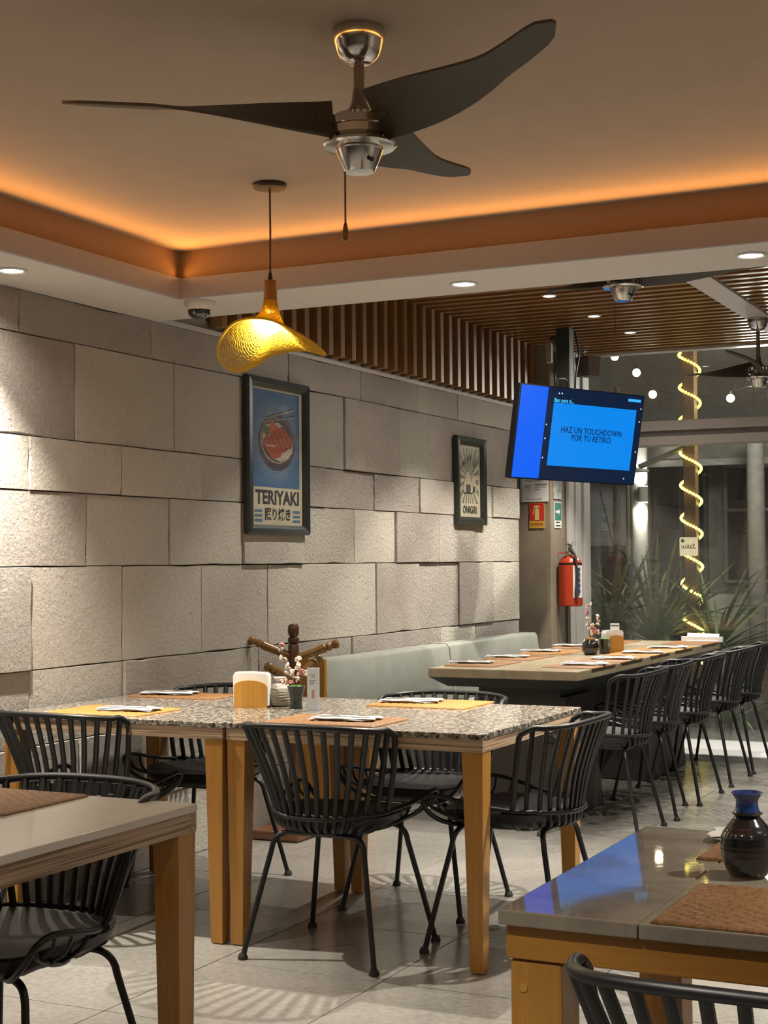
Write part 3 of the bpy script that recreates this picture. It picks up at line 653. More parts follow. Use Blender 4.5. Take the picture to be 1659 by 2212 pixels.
# ================================================================== CHAIRS
def arc_pts(hw, yc, ye, z0, z1, n, p=.72, span=90):
    out = []
    for i in range(n + 1):
        a = math.radians(-span + 2 * span * i / n); s, c = math.sin(a), math.cos(a)
        out.append((hw * math.copysign(abs(s) ** p, s), ye + (yc - ye) * abs(c) ** p, z0 + (z1 - z0) * abs(s) ** 2))
    return out
def build_chair(label, group):
    t = thing('dining_chair', label, 'chair', (0, 0, 0), 0, group)
    # seat shell with waterfall front
    rings = [(.115, -.145, .115, .408), (.165, -.165, .175, .420), (.205, -.180, .215, .445), (.215, -.185, .225, .468), (.210, -.180, .220, .474), (.185, -.160, .195, .468), (.10, -.09, .10, .452), (.01, -.005, .005, .448)]
    vs = []; n = 28
    for (hw, yb, yf, z) in rings:
        for k in range(n):
            a = 2 * PI * k / n; c, s = math.cos(a), math.sin(a); e = .62
            x = hw * math.copysign(abs(c) ** e, c); y = (yf if s > 0 else -yb) * math.copysign(abs(s) ** e, s)
            vs.append((x, y, z - (.012 if s > .5 and hw > .1 else 0) * max(0, s)))
    fs = []
    for i in range(len(rings) - 1):
        for k in range(n): fs.append((i * n + k, i * n + (k + 1) % n, (i + 1) * n + (k + 1) % n, (i + 1) * n + k))
    fs.append(tuple(reversed(range(n)))); fs.append(tuple(range((len(rings) - 1) * n, len(rings) * n)))
    obj('seat', MB().add(vs, fs), M_SHELL, t, 60)
    top = arc_pts(.256, -.300, -.135, .770, .756, 26)
    def resample(P, m):
        P = [Vector(p) for p in P]; d = [0]
        for a_, b_ in zip(P[:-1], P[1:]): d.append(d[-1] + (b_ - a_).length)
        out = []
        for k in range(m + 1):
            q = d[-1] * k / m; i = max(j for j in range(len(d) - 1) if d[j] <= q + 1e-9); out.append(tuple(P[i].lerp(P[i + 1], (q - d[i]) / max(1e-9, d[i + 1] - d[i]))))
        return out
    top = resample(top, 26)
    post = lambda s: [(s * .258, -.118, .735), (s * .255, -.108, .700), (s * .244, -.095, .62), (s * .222, -.078, .53), (s * .200, -.065, .472), (s * .170, -.06, .432), (s * .130, -.06, .412)]
    obj('back_rail', MB().tube(smooth_path(list(reversed(post(-1))) + top[1:-1] + post(1), 2), .0098, 8), M_BLACK, t, 60)
    ringA = lambda s: Vector((.203 * math.copysign(abs(s) ** .9, s), -.065 - .155 * (1 - abs(s) ** 2.2) ** .8, .468 + .012 * s * s))
    ra = [Vector((q.x * 1.055, (q.y + .065) * 1.07 - .066, q.z)) for q in [ringA(-1 + 2 * i / 24) for i in range(25)]]
    obj('seat_ring', MB().tube(ra, .0072, 6), M_BLACK, t, 60)
    obj('base_ring', MB().tube([Vector((.127 * math.sin(q), (-.06 - .088 * math.cos(q)) if math.cos(q) > 0 else (-.06 - .06 * math.cos(q)), .412)) for q in [2 * PI * k / 28 for k in range(28)]], .0085, 6, closed=True), M_BLACK, t, 60)
    NS = 15
    for i in range(NS):
        s = -1 + 2 * (i + .5) / NS; f = (s + 1) / 2 * 26; k = int(f); fr_ = f - k
        T = Vector(top[k]).lerp(Vector(top[min(k + 1, 26)]), fr_)
        A = ringA(s * .97); B = Vector((.125 * s, -.06 - .085 * math.sqrt(max(0, 1 - s * s * .9)), .413))
        mid = T.lerp(A, .55) + Vector((0, .012 if abs(s) < .7 else .004, 0))
        C = A.lerp(B, .5) + Vector((A.x * .10, (A.y + .03) * .14, -.012))
        obj('slat', MB().tube(smooth_path([T, mid, A, C, B], 4), [.0088] * 5 + [.0084] * 4 + [.0078] * 4 + [.0065] * 4, 6, flat=1.1), M_BLACK, t, 60)
    for s in (-1, 1):
        up = [(s * .200, -.068, .478), (s * .236, .02, .492), (s * .256, .11, .511), (s * .260, .185, .522), (s * .252, .226, .508), (s * .225, .232, .470), (s * .175, .205, .430), (s * .125, .165, .410), (s * .09, .13, .405)]
        lo_ = [(s * .13, -.04, .412), (s * .165, .02, .418), (s * .200, .11, .438), (s * .226, .19, .470), (s * .246, .222, .500)]
        obj('arm_loop', MB().tube(smooth_path(up, 4), .0078, 7).tube(smooth_path(lo_, 3), .0062, 6), M_BLACK, t, 60)
        for (a, b) in (((s * .256, .11, .511), (s * .205, .125, .442)), ((s * .240, .03, .494), (s * .182, .06, .428)), ((s * .260, .175, .521), (s * .218, .175, .462))):
            obj('arm_strut', MB().tube(smooth_path([a, Vector(a).lerp(Vector(b), .5) + Vector((s * .012, 0, -.004)), b], 3), .0048, 5), M_BLACK, t, 60)
    for (sx, sy) in ((-1, -1), (1, -1), (-1, 1), (1, 1)):
        lg = obj('leg', MB().tube(smooth_path([(0, sy * .135, .405), (sx * .10, sy * .140, .405), (sx * .132, sy * .145, .403), (sx * .154, sy * .152, .391), (sx * .1665, sy * .159, .370), (sx * .1735, sy * .1655, .335), (sx * .205, sy * .199, .18), (sx * .238, sy * .234, .012)], 4), .0092, 8), M_BLACK, t, 60)
        obj('foot_pad', MB().lathe([(.011, .020), (.013, .016), (.0165, .008), (.0165, .001), (.014, 0)], (sx * .239, sy * .236, 0), 12), M_RUBBER, lg, 40)
    return t
CH = [  # x, y, rotation, label
    (-2.375, 4.520, 0, 'black wire-backed chair in the middle, seen from behind at the granite table'),
    (-3.410, 4.520, 0, 'black wire-backed chair seen from behind at the granite table, nearest the stone wall'),
    (-1.870, 4.835, math.radians(90), 'black wire-backed chair at the right end of the granite table, facing the stone wall'),
    (-2.400, 5.265, math.radians(180), 'black chair on the far side of the granite table, behind the honey coloured mat'),
    (-3.375, 5.265, math.radians(180), 'black chair on the far side of the granite table, close to the stone wall'),
    (-2.280, 2.740, math.radians(180), 'black chair tucked under the white quartz table, its seat facing us'),
    (-.420, 2.130, math.radians(0), 'black chair cut by the bottom right corner, in front of the travertine table'),
    (-2.265, 7.000, math.radians(92), 'first black chair along the long dark table, nearest us'),
    (-2.290, 7.600, math.radians(100), 'second black chair along the long dark table, slightly turned'),
    (-2.265, 8.140, math.radians(90), 'third black chair along the long dark table, in the middle of the row'),
    (-2.265, 8.850, math.radians(90), 'fourth black chair along the long dark table, left of the farthest'),
    (-2.265, 9.420, math.radians(90), 'fifth black chair along the long dark table, farthest, next to the glass'),
]
ch0 = None
for (x, y, a, lab) in CH:
    if ch0 is None: c = ch0 = build_chair(lab, 'black wire-backed dining chairs')
    else: c = copy_tree(ch0); c['label'] = lab
    c.location = (x, y, 0); c.rotation_euler = (0, 0, a)

# ================================================================== TABLES
def leg_table(name, label, x0, x1, y0, y1, topm, ztop, th, ap, legs, legw=.07, legb=.045, flush=True, group=None, legm=None, rot=0):
    t = thing(name, label, 'table', ((x0 + x1) / 2, (y0 + y1) / 2, 0), rot, group); hx, hy = (x1 - x0) / 2, (y1 - y0) / 2
    obj('tabletop', MB().bbox(-hx, hx, -hy, hy, ztop - th, ztop, .0025), topm, t)
    za = ztop - th - ap
    obj('apron', MB().box(-hx + .002, hx - .002, -hy + .002, -hy + .022, za, ztop - th), M_VENX, t); obj('apron', MB().box(-hx + .002, hx - .002, hy - .022, hy - .002, za, ztop - th), M_VENX, t)
    obj('apron', MB().box(-hx + .0025, -hx + .022, -hy + .022, hy - .022, za, ztop - th), M_VENY, t); obj('apron', MB().box(hx - .022, hx - .0025, -hy + .022, hy - .022, za, ztop - th), M_VENY, t)
    obj('underboard', MB().box(-hx + .022, hx - .022, -hy + .022, hy - .022, za + .01, ztop - th - .0005), M_OAKD, t)
    for (sx, sy) in legs:
        cx, cy = sx * (hx - legw / 2 - .004), sy * (hy - legw / 2 - .004); dx, dy = sx * (legw - legb) / 2, sy * (legw - legb) / 2
        obj('leg', MB().taper((cx + dx * .35, cy + dy * .35, .004), (legb / 2, legb / 2, 0), (cx, cy, za), (legw / 2, legw / 2, 0)), legm or M_OAK, t)
    return t
L4 = [(-1, -1), (1, -1), (-1, 1), (1, 1)]
leg_table('granite_table', 'right-hand granite-topped table with orange oak legs, nearer the middle of the room', -2.757, -1.814, 4.412, 5.368, M_GRAN, .75, .019, .039, L4)
leg_table('granite_table', 'left-hand granite-topped table pushed against the stone wall', -3.705, -2.7615, 4.402, 5.368, M_GRAN, .75, .019, .039, L4)
leg_table('quartz_table', 'white quartz-topped table with striped veneer apron at the lower left', -2.85, -1.895, 1.95, 2.914, M_QUARTZ, .75, .018, .044, L4, .068, .05)
# travertine table lower right: top of separate stone slabs on an orange timber frame
tt = thing('travertine_table', 'heavy orange timber table with polished travertine slab top at the lower right', 'table', (-.40, 2.63, 0))
def trav(name, x0, x1): obj(name, MB().bbox(x0 + .40, x1 + .40, 2.222 - 2.63, 3.035 - 2.63, .726, .75, .003), M_TRAV, tt)
trav('stone_slab', -.892, -.668); trav('stone_slab', -.6665, -.34); trav('stone_slab', -.3385, .10)
for (a, b, c, d, e) in ((-.885, .09, 2.238, 2.30, 0), (-.885, .09, 2.965, 3.025, 0)): obj('apron', MB().bbox(a + .4, b + .4, c - 2.63, d - 2.63, .672, .725, .003), M_OAKD, tt)
for (a, b) in ((-.885, -.83), (.035, .09)): obj('apron', MB().bbox(a + .4, b + .4, 2.302 - 2.63, 2.963 - 2.63, .672, .725, .003), M_OAKD, tt)
for (a, c) in ((-.880, 2.243), (.0, 2.243), (-.880, 2.935), (.0, 2.935)):
    lg = obj('leg', MB().bbox(a + .4, a + .485, c - 2.63, c + .085 - 2.63, .004, .670, .004), M_OAK, tt)
    if c < 2.5: obj('wood_plug', MB().lathe([(.007, 0), (.007, .002), (.001, .0022)], (a + .422, c - 2.63, .628), 14, (0, -1, 0)), M_BAMBOO, lg, 40)
# long dark table
dt = thing('long_table', 'long stone-topped dark table along the bench, set with many mats', 'table', (-2.79, 8.47, 0))
obj('tabletop', MB().bbox(-.400, .400, -1.432, 1.432, .704, .75, .004), M_TRAVE, dt)
obj('tray_skirt', MB().taper((0, 0, .655), (.325, 1.36, 0), (0, 0, .7035), (.398, 1.428, 0)), M_DARKSTEEL, dt)
obj('under_rail', MB().box(-.22, .22, -1.2, 1.2, .60, .655), M_DARKSTEEL, dt)
obj('pedestal', MB().taper((-.02, -.97, .004), (.30, .27, 0), (0, -.97, .60), (.245, .22, 0)), M_PEDESTAL, dt)
obj('pedestal', MB().taper((-.02, .58, .004), (.30, .40, 0), (0, .58, .60), (.245, .34, 0)), M_PEDESTAL, dt)

# bench
be = thing('bench', 'built-in bench with sage grey cushions along the stone wall behind the long table', 'bench', (-3.50, 8.15, 0))
obj('base', MB().box(-.20, .16, -1.53, 1.55, .004, .40), M_BENCHW, be)
obj('seat_cushion', MB().bbox(-.17, .22, -1.53, .055, .40, .47, .02), M_LEATHER, be, 50); obj('seat_cushion', MB().bbox(-.17, .22, .06, 1.55, .40, .47, .02), M_LEATHER, be, 50)
def backc(y0, y1):
    m = MB(); z0, z1 = .47, .802; n = 8; prof = [(-.20, z0), (-.060, z0), (-.050, z0 + .02), (-.085, z1 - .02), (-.10, z1), (-.195, z1), (-.205, z1 - .02)]
    vs = []; P_ = len(prof)
    for i in range(n + 1):
        yy = y0 + (y1 - y0) * i / n; e = .010 * (1 - abs(2 * i / n - 1) ** 6)
        for (x, z) in prof: vs.append((x + (e if x > -.15 else 0), yy, z))
    fs = [(i * P_ + k, i * P_ + (k + 1) % P_, (i + 1) * P_ + (k + 1) % P_, (i + 1) * P_ + k) for i in range(n) for k in range(P_)]
    fs += [tuple(range(P_)), tuple(range(n * P_, (n + 1) * P_))]
    c = obj('back_cushion', m.add(vs, fs), M_LEATHER, be, 35)
    obj('piping', MB().tube([(x + .002, y0 + .004, z) for x, z in prof[1:6]], .006, 6), M_BENCHW, c)
backc(-1.50, .055); backc(.06, 1.55)
obj('end_board', MB().bbox(-.20, -.045, -1.56, -1.535, .004, .815, .004), M_OAK, be); obj('end_board', MB().bbox(-.043, .23, -1.56, -1.535, .004, .47, .004), M_OAK, be)

# coat stand
cst = thing('peg_stand', 'dark turned wooden coat stand with lighter pegs behind the granite table', 'coat stand', (-3.555, 6.30, 0))
obj('base', MB().bbox(-.15, .11, -.17, .13, .003, .045, .006), wood('stand_base_mahogany', (.10, .038, .018), (.17, .07, .032), (.1, 1, 1), 30), cst)
obj('post', MB().lathe([(.026, .045), (.026, .70), (.026, .895), (.022, .902), (.018, .908), (.0265, .914), (.0275, .922), (.026, .932), (.018, .938), (.0225, .945), (.0265, .957), (.0275, .972), (.0255, .988), (.018, .997), (.003, 1.0)], n=24), M_TURNED, cst, 35)
def peg(d, z, L=.17):
    d = Vector(d).normalized()
    prof = [(.017, .0), (.019, .04), (.021, L * .55), (.022, L * .66), (.015, L * .70), (.021, L * .745), (.019, L * .80), (.013, L * .83), (.020, L * .875), (.023, L * .93), (.020, L * .975), (.008, L)]
    obj('peg', MB().lathe(prof, (d.x * .015, d.y * .015, z), 18, d), M_PEG, cst, 35)
_n = Vector((-_bd.x, -_bd.y, 0))
for (v, z, L) in ((-_rd + Vector((0, 0, .42)), .845, .215), (_rd + Vector((0, 0, .36)), .835, .215), (-_rd * .75 + _n * .7 + Vector((0, 0, .50)), .735, .17), (_rd * .70 + _n * -.6 + Vector((0, 0, .62)), .735, .18)): peg(v, z, L)

# ================================================================== TABLE SETTINGS
def mat_mesh(w, d, m):
    nx, ny = 88, 64; vs = []; fs = []; h = .005
    for j in range(ny + 1):
        for i in range(nx + 1):
            x = -w / 2 + w * i / nx; y = -d / 2 + d * j / ny
            q = abs(x) / w * 2 + abs(y) / d * 2
            ed = min(w / 2 - abs(x), d / 2 - abs(y)); z = h + .0034 * (abs(math.sin(q * 17)) - .6) + .0009 * math.sin((abs(x) / w - abs(y) / d) * 110)
            if ed < .012: z = h + .0012 + .0008 * math.sin((x if w / 2 - abs(x) > d / 2 - abs(y) else y) * 520)
            if ed < .0005: z = .001; 
            vs.append((x, y, z))
    for j in range(ny):
        for i in range(nx): fs.append((j * (nx + 1) + i, j * (nx + 1) + i + 1, (j + 1) * (nx + 1) + i + 1, (j + 1) * (nx + 1) + i))
    mb = MB().add(vs, fs); mb.box(-w / 2 + .001, w / 2 - .001, -d / 2 + .001, d / 2 - .001, 0, .003)
    me = mb.mesh('placemat', 60); me.materials.append(m); return me
me_mat = mat_mesh(.42, .30, M_RAT); me_mato = mat_mesh(.42, .30, M_RATO)
def napkin_mesh(w, d, seed, layers=2):
    R = random.Random(seed); nx, ny = 14, 8; mb = MB(); ph = [R.uniform(0, 6) for _ in range(6)]
    for L in range(layers):
        vs = []; fs = []; sh_ = .004 * L
        for j in range(ny + 1):
            for i in range(nx + 1):
                u, v = i / nx, j / ny
                x = -w / 2 + w * u + (.006 * math.sin(v * 9 + ph[0] + L)) * (1 if i in (0, nx) else .3) + sh_
                y = -d / 2 + d * v * (1 - .10 * L) + .005 * math.sin(u * 8 + ph[1] + L * 2) * (1 if j in (0, ny) else .4)
                z = .0012 + .0042 * L + .0022 * abs(math.sin(u * 7 + ph[2] + v * 3 + L)) + .0014 * abs(math.sin(v * 11 + ph[3]))
                vs.append((x, y, z))
        n = len(vs); vs += [(x, y, z + .0012) for x, y, z in vs]; W_ = nx + 1
        for j in range(ny):
            for i in range(nx):
                a, b, c, d_ = j * W_ + i, j * W_ + i + 1, (j + 1) * W_ + i + 1, (j + 1) * W_ + i
                fs.append((a, d_, c, b)); fs.append((n + a, n + b, n + c, n + d_))
        for i in range(nx): fs.append((i, i + 1, n + i + 1, n + i)); k = ny * W_ + i; fs.append((k + 1, k, n + k, n + k + 1))
        for j in range(ny): k = j * W_; fs.append((k + W_, k, n + k, n + k + W_)); k += nx; fs.append((k, k + W_, n + k + W_, n + k))
        mb.add(vs, fs)
    me = mb.mesh('napkin', 50); me.materials.append(M_NAPKIN); return me
nap_meshes = [napkin_mesh(.225, .115, s) for s in (1, 2, 3)]
def fork_mesh():
    mb = MB(); pts = [(-.085, 0, .003), (-.03, 0, .0045), (.02, 0, .006), (.045, 0, .0045), (.055, 0, .004)]; ws = [.006, .0045, .003, .008, .010]; vs = []
    for (x, y, z), w in zip(pts, ws): vs += [(x, -w, z), (x, w, z), (x, w, z + .0016), (x, -w, z + .0016)]
    fs = [(i * 4 + k, i * 4 + (k + 1) % 4, i * 4 + 4 + (k + 1) % 4, i * 4 + 4 + k) for i in range(4) for k in range(4)] + [(0, 1, 2, 3), (16, 19, 18, 17)]
    mb.add(vs, fs)
    for k in range(4):
        y = -.0082 + k * .0055; mb.tube([(.054, y, .005), (.07, y, .005), (.088, y, .009)], [.0012, .0011, .0007], 5)
    me = mb.mesh('fork', 40); me.materials.append(M_STEEL); return me
def knife_mesh():
    mb = MB(); mb.tube([(-.09, 0, .004), (-.05, 0, .0045), (-.01, 0, .004)], [.004, .005, .004], 6, flat=.6)
    mb.prism([(-.012, -.004), (.09, -.006), (.10, .0), (.092, .006), (-.012, .004)], .003, .0046)
    me = mb.mesh('knife', 40); me.materials.append(M_STEEL); return me
me_fork, me_knife = fork_mesh(), knife_mesh()
def settle(name, me, loc, rz, label, cat, group): 
    o = obj(name, me, None); o.location = loc; o.rotation_euler = (0, 0, rz); return tag(o, label, cat, group)
def setting(x, y, rz, where, group, nap=(0, 0, 0), honey=False, cut=True, sx=1.0, sy=1.0, seed=0, ztop=.75, cutr=0):
    m = settle('placemat', me_mato if honey else me_mat, (x, y, ztop), rz, ('honey-coloured' if honey else 'brown') + ' woven placemat ' + where, 'placemat', group + ' placemats')
    m.scale = (sx, sy, 1)
    if nap is None: return
    nx, ny, na = nap; c, s = math.cos(rz), math.sin(rz); px, py = x + nx * c - ny * s, y + nx * s + ny * c
    settle('napkin', nap_meshes[seed % 3], (px, py, ztop + .0068), rz + na, 'white napkin on the mat ' + where, 'napkin', group + ' napkins')
    if cut:
        a = rz + na + cutr
        settle('fork', me_fork, (px + .004 * s, py + .02, ztop + .0138), a + .10, 'steel fork on the napkin ' + where, 'fork', group + ' forks')
        settle('knife', me_knife, (px, py - .018, ztop + .0138), a + .02, 'steel knife on the napkin ' + where, 'knife', group + ' knives')
G = 'granite table'
setting(-2.425, 4.588, 0, 'at the front of the right granite table', G, (.03, .01, .10), False, True, 1, .92, 1)
setting(-3.345, 4.592, 0, 'at the front of the left granite table', G, (.06, .01, .10), True, True, .95, .95, 2)
setting(-3.455, 5.215, 0, 'at the back of the left granite table', G, (-.08, .01, .22), False, True, .95, .72, 3)
setting(-2.375, 5.262, 0, 'at the back of the right granite table', G, (-.09, .01, .18), True, True, .95, 1.0, 4)
setting(-2.395, 2.748, 0, 'on the white quartz table, cut by the left edge', 'quartz table', None, False)
setting(-.455, 2.372, math.radians(0), 'in the lower right corner of the travertine table', 'travertine table', None, False, sx=.93, sy=.97)
setting(-.525, 2.865, 0, 'behind the black vase on the travertine table', 'travertine table', (-.10, .10, .12), False, False, .88, .90, 5)
settle('fork', me_fork, (-.605, 2.885, .7645), math.radians(176), 'steel fork with upturned tines just left of the black vase', 'fork', 'travertine table forks')
D = 'long table'
names = ['first', 'second', 'third', 'fourth', 'fifth']
for i, y in enumerate((7.37, 7.89, 8.43, 8.99, 9.58)):
    setting(-3.025, y, math.radians(90), 'on the long table, bench side, %s from the near end' % names[i], D, (0.0, .07, math.radians(-84)), i in (2,), True, .93, .92, i)
for i, y in enumerate((7.43, 7.92, 8.47, 8.99, 9.62)):
    setting(-2.515, y, math.radians(90), 'on the long table, chair side, %s from the near end' % names[i], D, (0.0, -.02, math.radians(-80)) if i < 4 else None, i in (2, 3), True, .93, .92, i + 1)

# granite table centre pieces
def holder(x, y, z, rz, label, mt=M_BAMBOO, s=1.0):
    t = thing('napkin_holder', label, 'napkin holder', (x, y, z), rz)
    pl = [(-.062 * s, 0), (.062 * s, 0), (.062 * s, .082 * s)] + [(.062 * s * math.cos(a), .082 * s + .020 * s * math.sin(a)) for a in [PI * k / 10 for k in range(1, 10)]] + [(-.062 * s, .082 * s)]
    for yy in (-.030 * s, .024 * s): obj('side_board', MB().prism(pl, yy, yy + .006 * s, lambda a, b, c: (a, c, b)), mt, t)
    obj('base', MB().box(-.062 * s, .062 * s, -.024 * s, .024 * s, 0, .006 * s), mt, t)
    nb = MB(); K = 9
    for k in range(K):
        yy = -.021 * s + .0047 * s * k; h = (.128 + .004 * math.sin(k * 2.1)) * s; w = .066 * s
        nb.prism([(-w, .008 * s), (w, .008 * s), (w + .002, h - .010 * s), (w - .006, h - .002), (0, h + .002), (-w + .004, h), (-w - .003, h - .012 * s)], yy, yy + .0032 * s, lambda a, b, c: (a, c, b))
    o = obj('paper_napkins', nb, M_NAPKIN, t); o['kind'] = 'stuff'
    return t
holder(-2.952, 4.915, .75, math.radians(14), 'bamboo napkin holder full of white napkins on the granite table')
t_ = thing('stoneware_pot', 'grey ridged stoneware pot with a small spoon dish on the granite table', 'pot', (-2.873, 4.985, .75))
pr = [(.030, 0), (.036, .004)] + [(.040 + .006 * math.sin(PI * k / 14) + (.0012 if k % 2 else -.0006), .006 + .066 * k / 14) for k in range(15)] + [(.036, .076), (.030, .078), (.028, .070), (.002, .068)]
t = MT('striped_stoneware'); v = t.pos('Object', (1, 1, 6)); g = t.noise(v, 30, 3); t.base(t.ramp(g, [(.35, (.16, .145, .12)), (.65, (.34, .32, .275))])).set(.5); M_SW = t.m
obj('body', MB().lathe(pr, n=32), M_SW, t_, 40)
obj('lid', MB().lathe([(.036, .074), (.034, .082), (.012, .088), (.010, .094), (.020, .100), (.024, .108), (.023, .110), (.004, .104)], n=24), plain('cream_glaze', (.50, .47, .41), .25), t_, 40)
def twig(parent, base, tips, seed, pinks=.2, nb=26, fl_r=.010):
    R = random.Random(seed); mb = MB(); pts = []
    for tp in tips:
        b = Vector(base); e = Vector(tp); p = smooth_path([b, b.lerp(e, .35) + Vector((R.uniform(-.02, .02), R.uniform(-.02, .02), .01)), b.lerp(e, .7) + Vector((R.uniform(-.02, .02), R.uniform(-.02, .02), 0)), e], 4)
        mb.tube(p, [.0024 - .0014 * i / (len(p) - 1) for i in range(len(p))], 5); pts += p[4:]
    obj('twig', mb, M_TWIG, parent)
    for i in range(nb):
        p = pts[int(i * len(pts) / nb)] + Vector((R.uniform(-1, 1), R.uniform(-1, 1), R.uniform(-.6, .8))) * .011
        obj('blossom', BLS[R.randrange(3)], None, parent, loc=p).rotation_euler = (R.uniform(0, 6), R.uniform(0, 6), 0)
        o_ = parent.children[-1] if False else None
    return pts
BLS = []
for i in range(3):
    mb = MB(); R = random.Random(i)
    for k in range(5):
        a = 2 * PI * k / 5; mb.sphere((.0058 * math.cos(a), .0058 * math.sin(a), .001), .0052, 7, 5, .8)
    mb.sphere((0, 0, .003), .003, 6, 4); me = mb.mesh('blossom', 60); me.materials.append(M_PETAL if i < 2 else M_PINK); BLS.append(me)
BLS[2] = BLS[2]
t_ = thing('green_cup_vase', 'small dark green cup holding a blossom twig on the granite table', 'vase', (-2.772, 4.930, .75))
obj('cup', MB().lathe([(.024, 0), (.0245, .004), (.022, .02), (.024, .045), (.0325, .078), (.034, .084), (.031, .084), (.026, .075), (.002, .074)], n=28), M_GREEN, t_, 40)
obj('moss', MB().lathe([(.030, .076), (.028, .083), (.018, .087), (.002, .089)], n=20), M_MOSS, t_, 60)
twig(t_, (0, 0, .085), [tuple(_rd * -.065 + Vector((0, 0, .235))), tuple(_rd * -.02 + Vector((0, 0, .15))), tuple(_rd * .035 + Vector((0, 0, .14))), tuple(_rd * .015 + Vector((0, 0, .19))), tuple(_rd * -.06 + Vector((0, 0, .10)))], 3, nb=30)
t_ = thing('table_sign', 'clear acrylic stand with a white printed card on the granite table', 'table sign', (-2.672, 4.880, .75), math.radians(8))
t = MT('clear_acrylic'); tr = t.n('ShaderNodeBsdfTransparent'); tr.inputs[0].default_value = (.92, .94, .96, 1); mx = t.n('ShaderNodeMixShader'); mx.inputs[0].default_value = .13
t.base((.7, .72, .75)).set(.08); t.l(tr.outputs[0], mx.inputs[1]); t.l(t.b.outputs[0], mx.inputs[2]); t.l(mx.outputs[0], t.out.inputs['Surface']); M_ACR = t.m
obj('acrylic_holder', MB().box(-.024, .024, -.004, -.0025, 0, .158).box(-.024, .024, .0025, .004, 0, .158).box(-.024, .024, -.004, .004, 0, .0018).box(-.030, .030, -.03, .03, 0, .0022), M_ACR, t_)
cd = obj('card', MB().box(-.0225, .0225, -.0018, .0018, .003, .155), M_PAPER, t_)
pl_m = MB()
for (x0_, x1_, zz) in ((-.013, .008, .129), (-.006, .006, .121), (-.014, .012, .109), (-.014, .006, .102), (-.013, -.008, .096), (-.004, .002, .096)): pl_m.box(x0_, x1_, -.0021, -.0018, zz, zz + .003)
o = obj('printed_lines', pl_m, M_INK, cd); o['kind'] = 'stuff'
obj('red_block', MB().box(-.006, .005, -.0021, -.0018, .045, .076), plain('print_coral', (.55, .09, .05), .5), cd)

# long table centre pieces
t_ = thing('round_black_vase', 'round glossy black vase with pink and white blossom on the long table', 'vase', (-2.748, 8.30, .75))
obj('body', MB().lathe([(.026, 0), (.036, .006), (.048, .028), (.050, .046), (.044, .068), (.028, .084), (.020, .090), (.024, .098), (.020, .098), (.015, .088), (.002, .08)], n=32), plain('black_glaze', (.012, .012, .013), .10, coat=.6), t_, 50)
obj('neck_band', MB().lathe([(.026, .080), (.030, .094), (.027, .100), (.022, .100)], n=24), plain('ochre_glaze', (.26, .16, .05), .25), t_, 40)
pts = twig(t_, (0, 0, .095), [tuple(_rd * -.005 + Vector((0, 0, .29))), tuple(_rd * .05 + Vector((0, 0, .22))), tuple(_rd * .02 + Vector((0, 0, .16))), tuple(_rd * .045 + Vector((0, 0, .13)))], 8, nb=36)
t_ = thing('dark_cup_planter', 'dark cup with green moss beside the round black vase on the long table', 'planter', (-2.705, 8.43, .75))
obj('cup', MB().lathe([(.030, 0), (.032, .004), (.036, .075), (.038, .086), (.034, .086), (.003, .078)], n=24), M_GREEN, t_, 40); obj('moss', MB().lathe([(.033, .08), (.028, .088), (.002, .09)], n=18), M_MOSS, t_, 60)
holder(-2.690, 8.53, .75, math.radians(60), 'wooden napkin holder with white napkins on the long table behind the round vase')
t_ = thing('menu_card', 'small white folded card standing behind the napkin holder on the long table', 'card', (-2.715, 8.66, .75), math.radians(20))
obj('card', MB().taper((0, 0, 0), (.028, .018, 0), (0, 0, .165), (.026, .002, 0)), M_PAPER, t_); obj('printed_line', MB().box(-.024, .024, -.006, -.0045, .152, .156), M_INK, t_)
t_ = thing('menu_stack', 'white printed sheets at the far end of the long table', 'papers', (-2.50, 9.865, .75), 0)
obj('sheet', MB().box(-.135, .135, -.02, .01, 0, .032), M_PAPER, t_); obj('sheet', MB().add([(-.10, -.024, .002), (.11, -.024, .002), (.11, .008, .050), (-.10, .008, .056), (-.10, -.022, .002), (.11, -.022, .002), (.11, .010, .050), (-.10, .010, .056)], [(0, 1, 2, 3), (7, 6, 5, 4), (0, 4, 5, 1), (1, 5, 6, 2), (2, 6, 7, 3), (3, 7, 4, 0)]), M_PAPER, t_)

# travertine table vase
t_ = thing('blue_necked_vase', 'ribbed black ceramic vase with glossy blue neck on the travertine table', 'vase', (-.592, 2.625, .75))
pr = [(.026, 0), (.027, .003)]
for k in range(29):
    u = k / 28; z = .004 + .098 * u; r = .0315 + .0145 * math.sin(PI * min(1, u * 1.02)) ** .75 - .010 * max(0, u - .7) / .3 + (.0006 if k % 3 == 0 else -.0002); pr.append((r, z))
pr += [(.026, .107), (.0205, .112)]
obj('body', MB().lathe(pr, n=40), plain('black_blue_glaze', (.012, .014, .018), .16, coat=.7), t_, 60)
obj('foot', MB().lathe([(.0275, 0), (.0285, .0015), (.0285, .005), (.027, .006)], n=32), plain('ochre_foot', (.30, .19, .08), .5), t_, 40)
obj('neck', MB().lathe([(.0215, .1105), (.0195, .116), (.0185, .124), (.0195, .132), (.0245, .139), (.0262, .1425), (.0245, .144), (.021, .139), (.0165, .128), (.0165, .114)], n=36), plain('cobalt_glaze', (.012, .055, .22), .10, coat=.6), t_, 60)

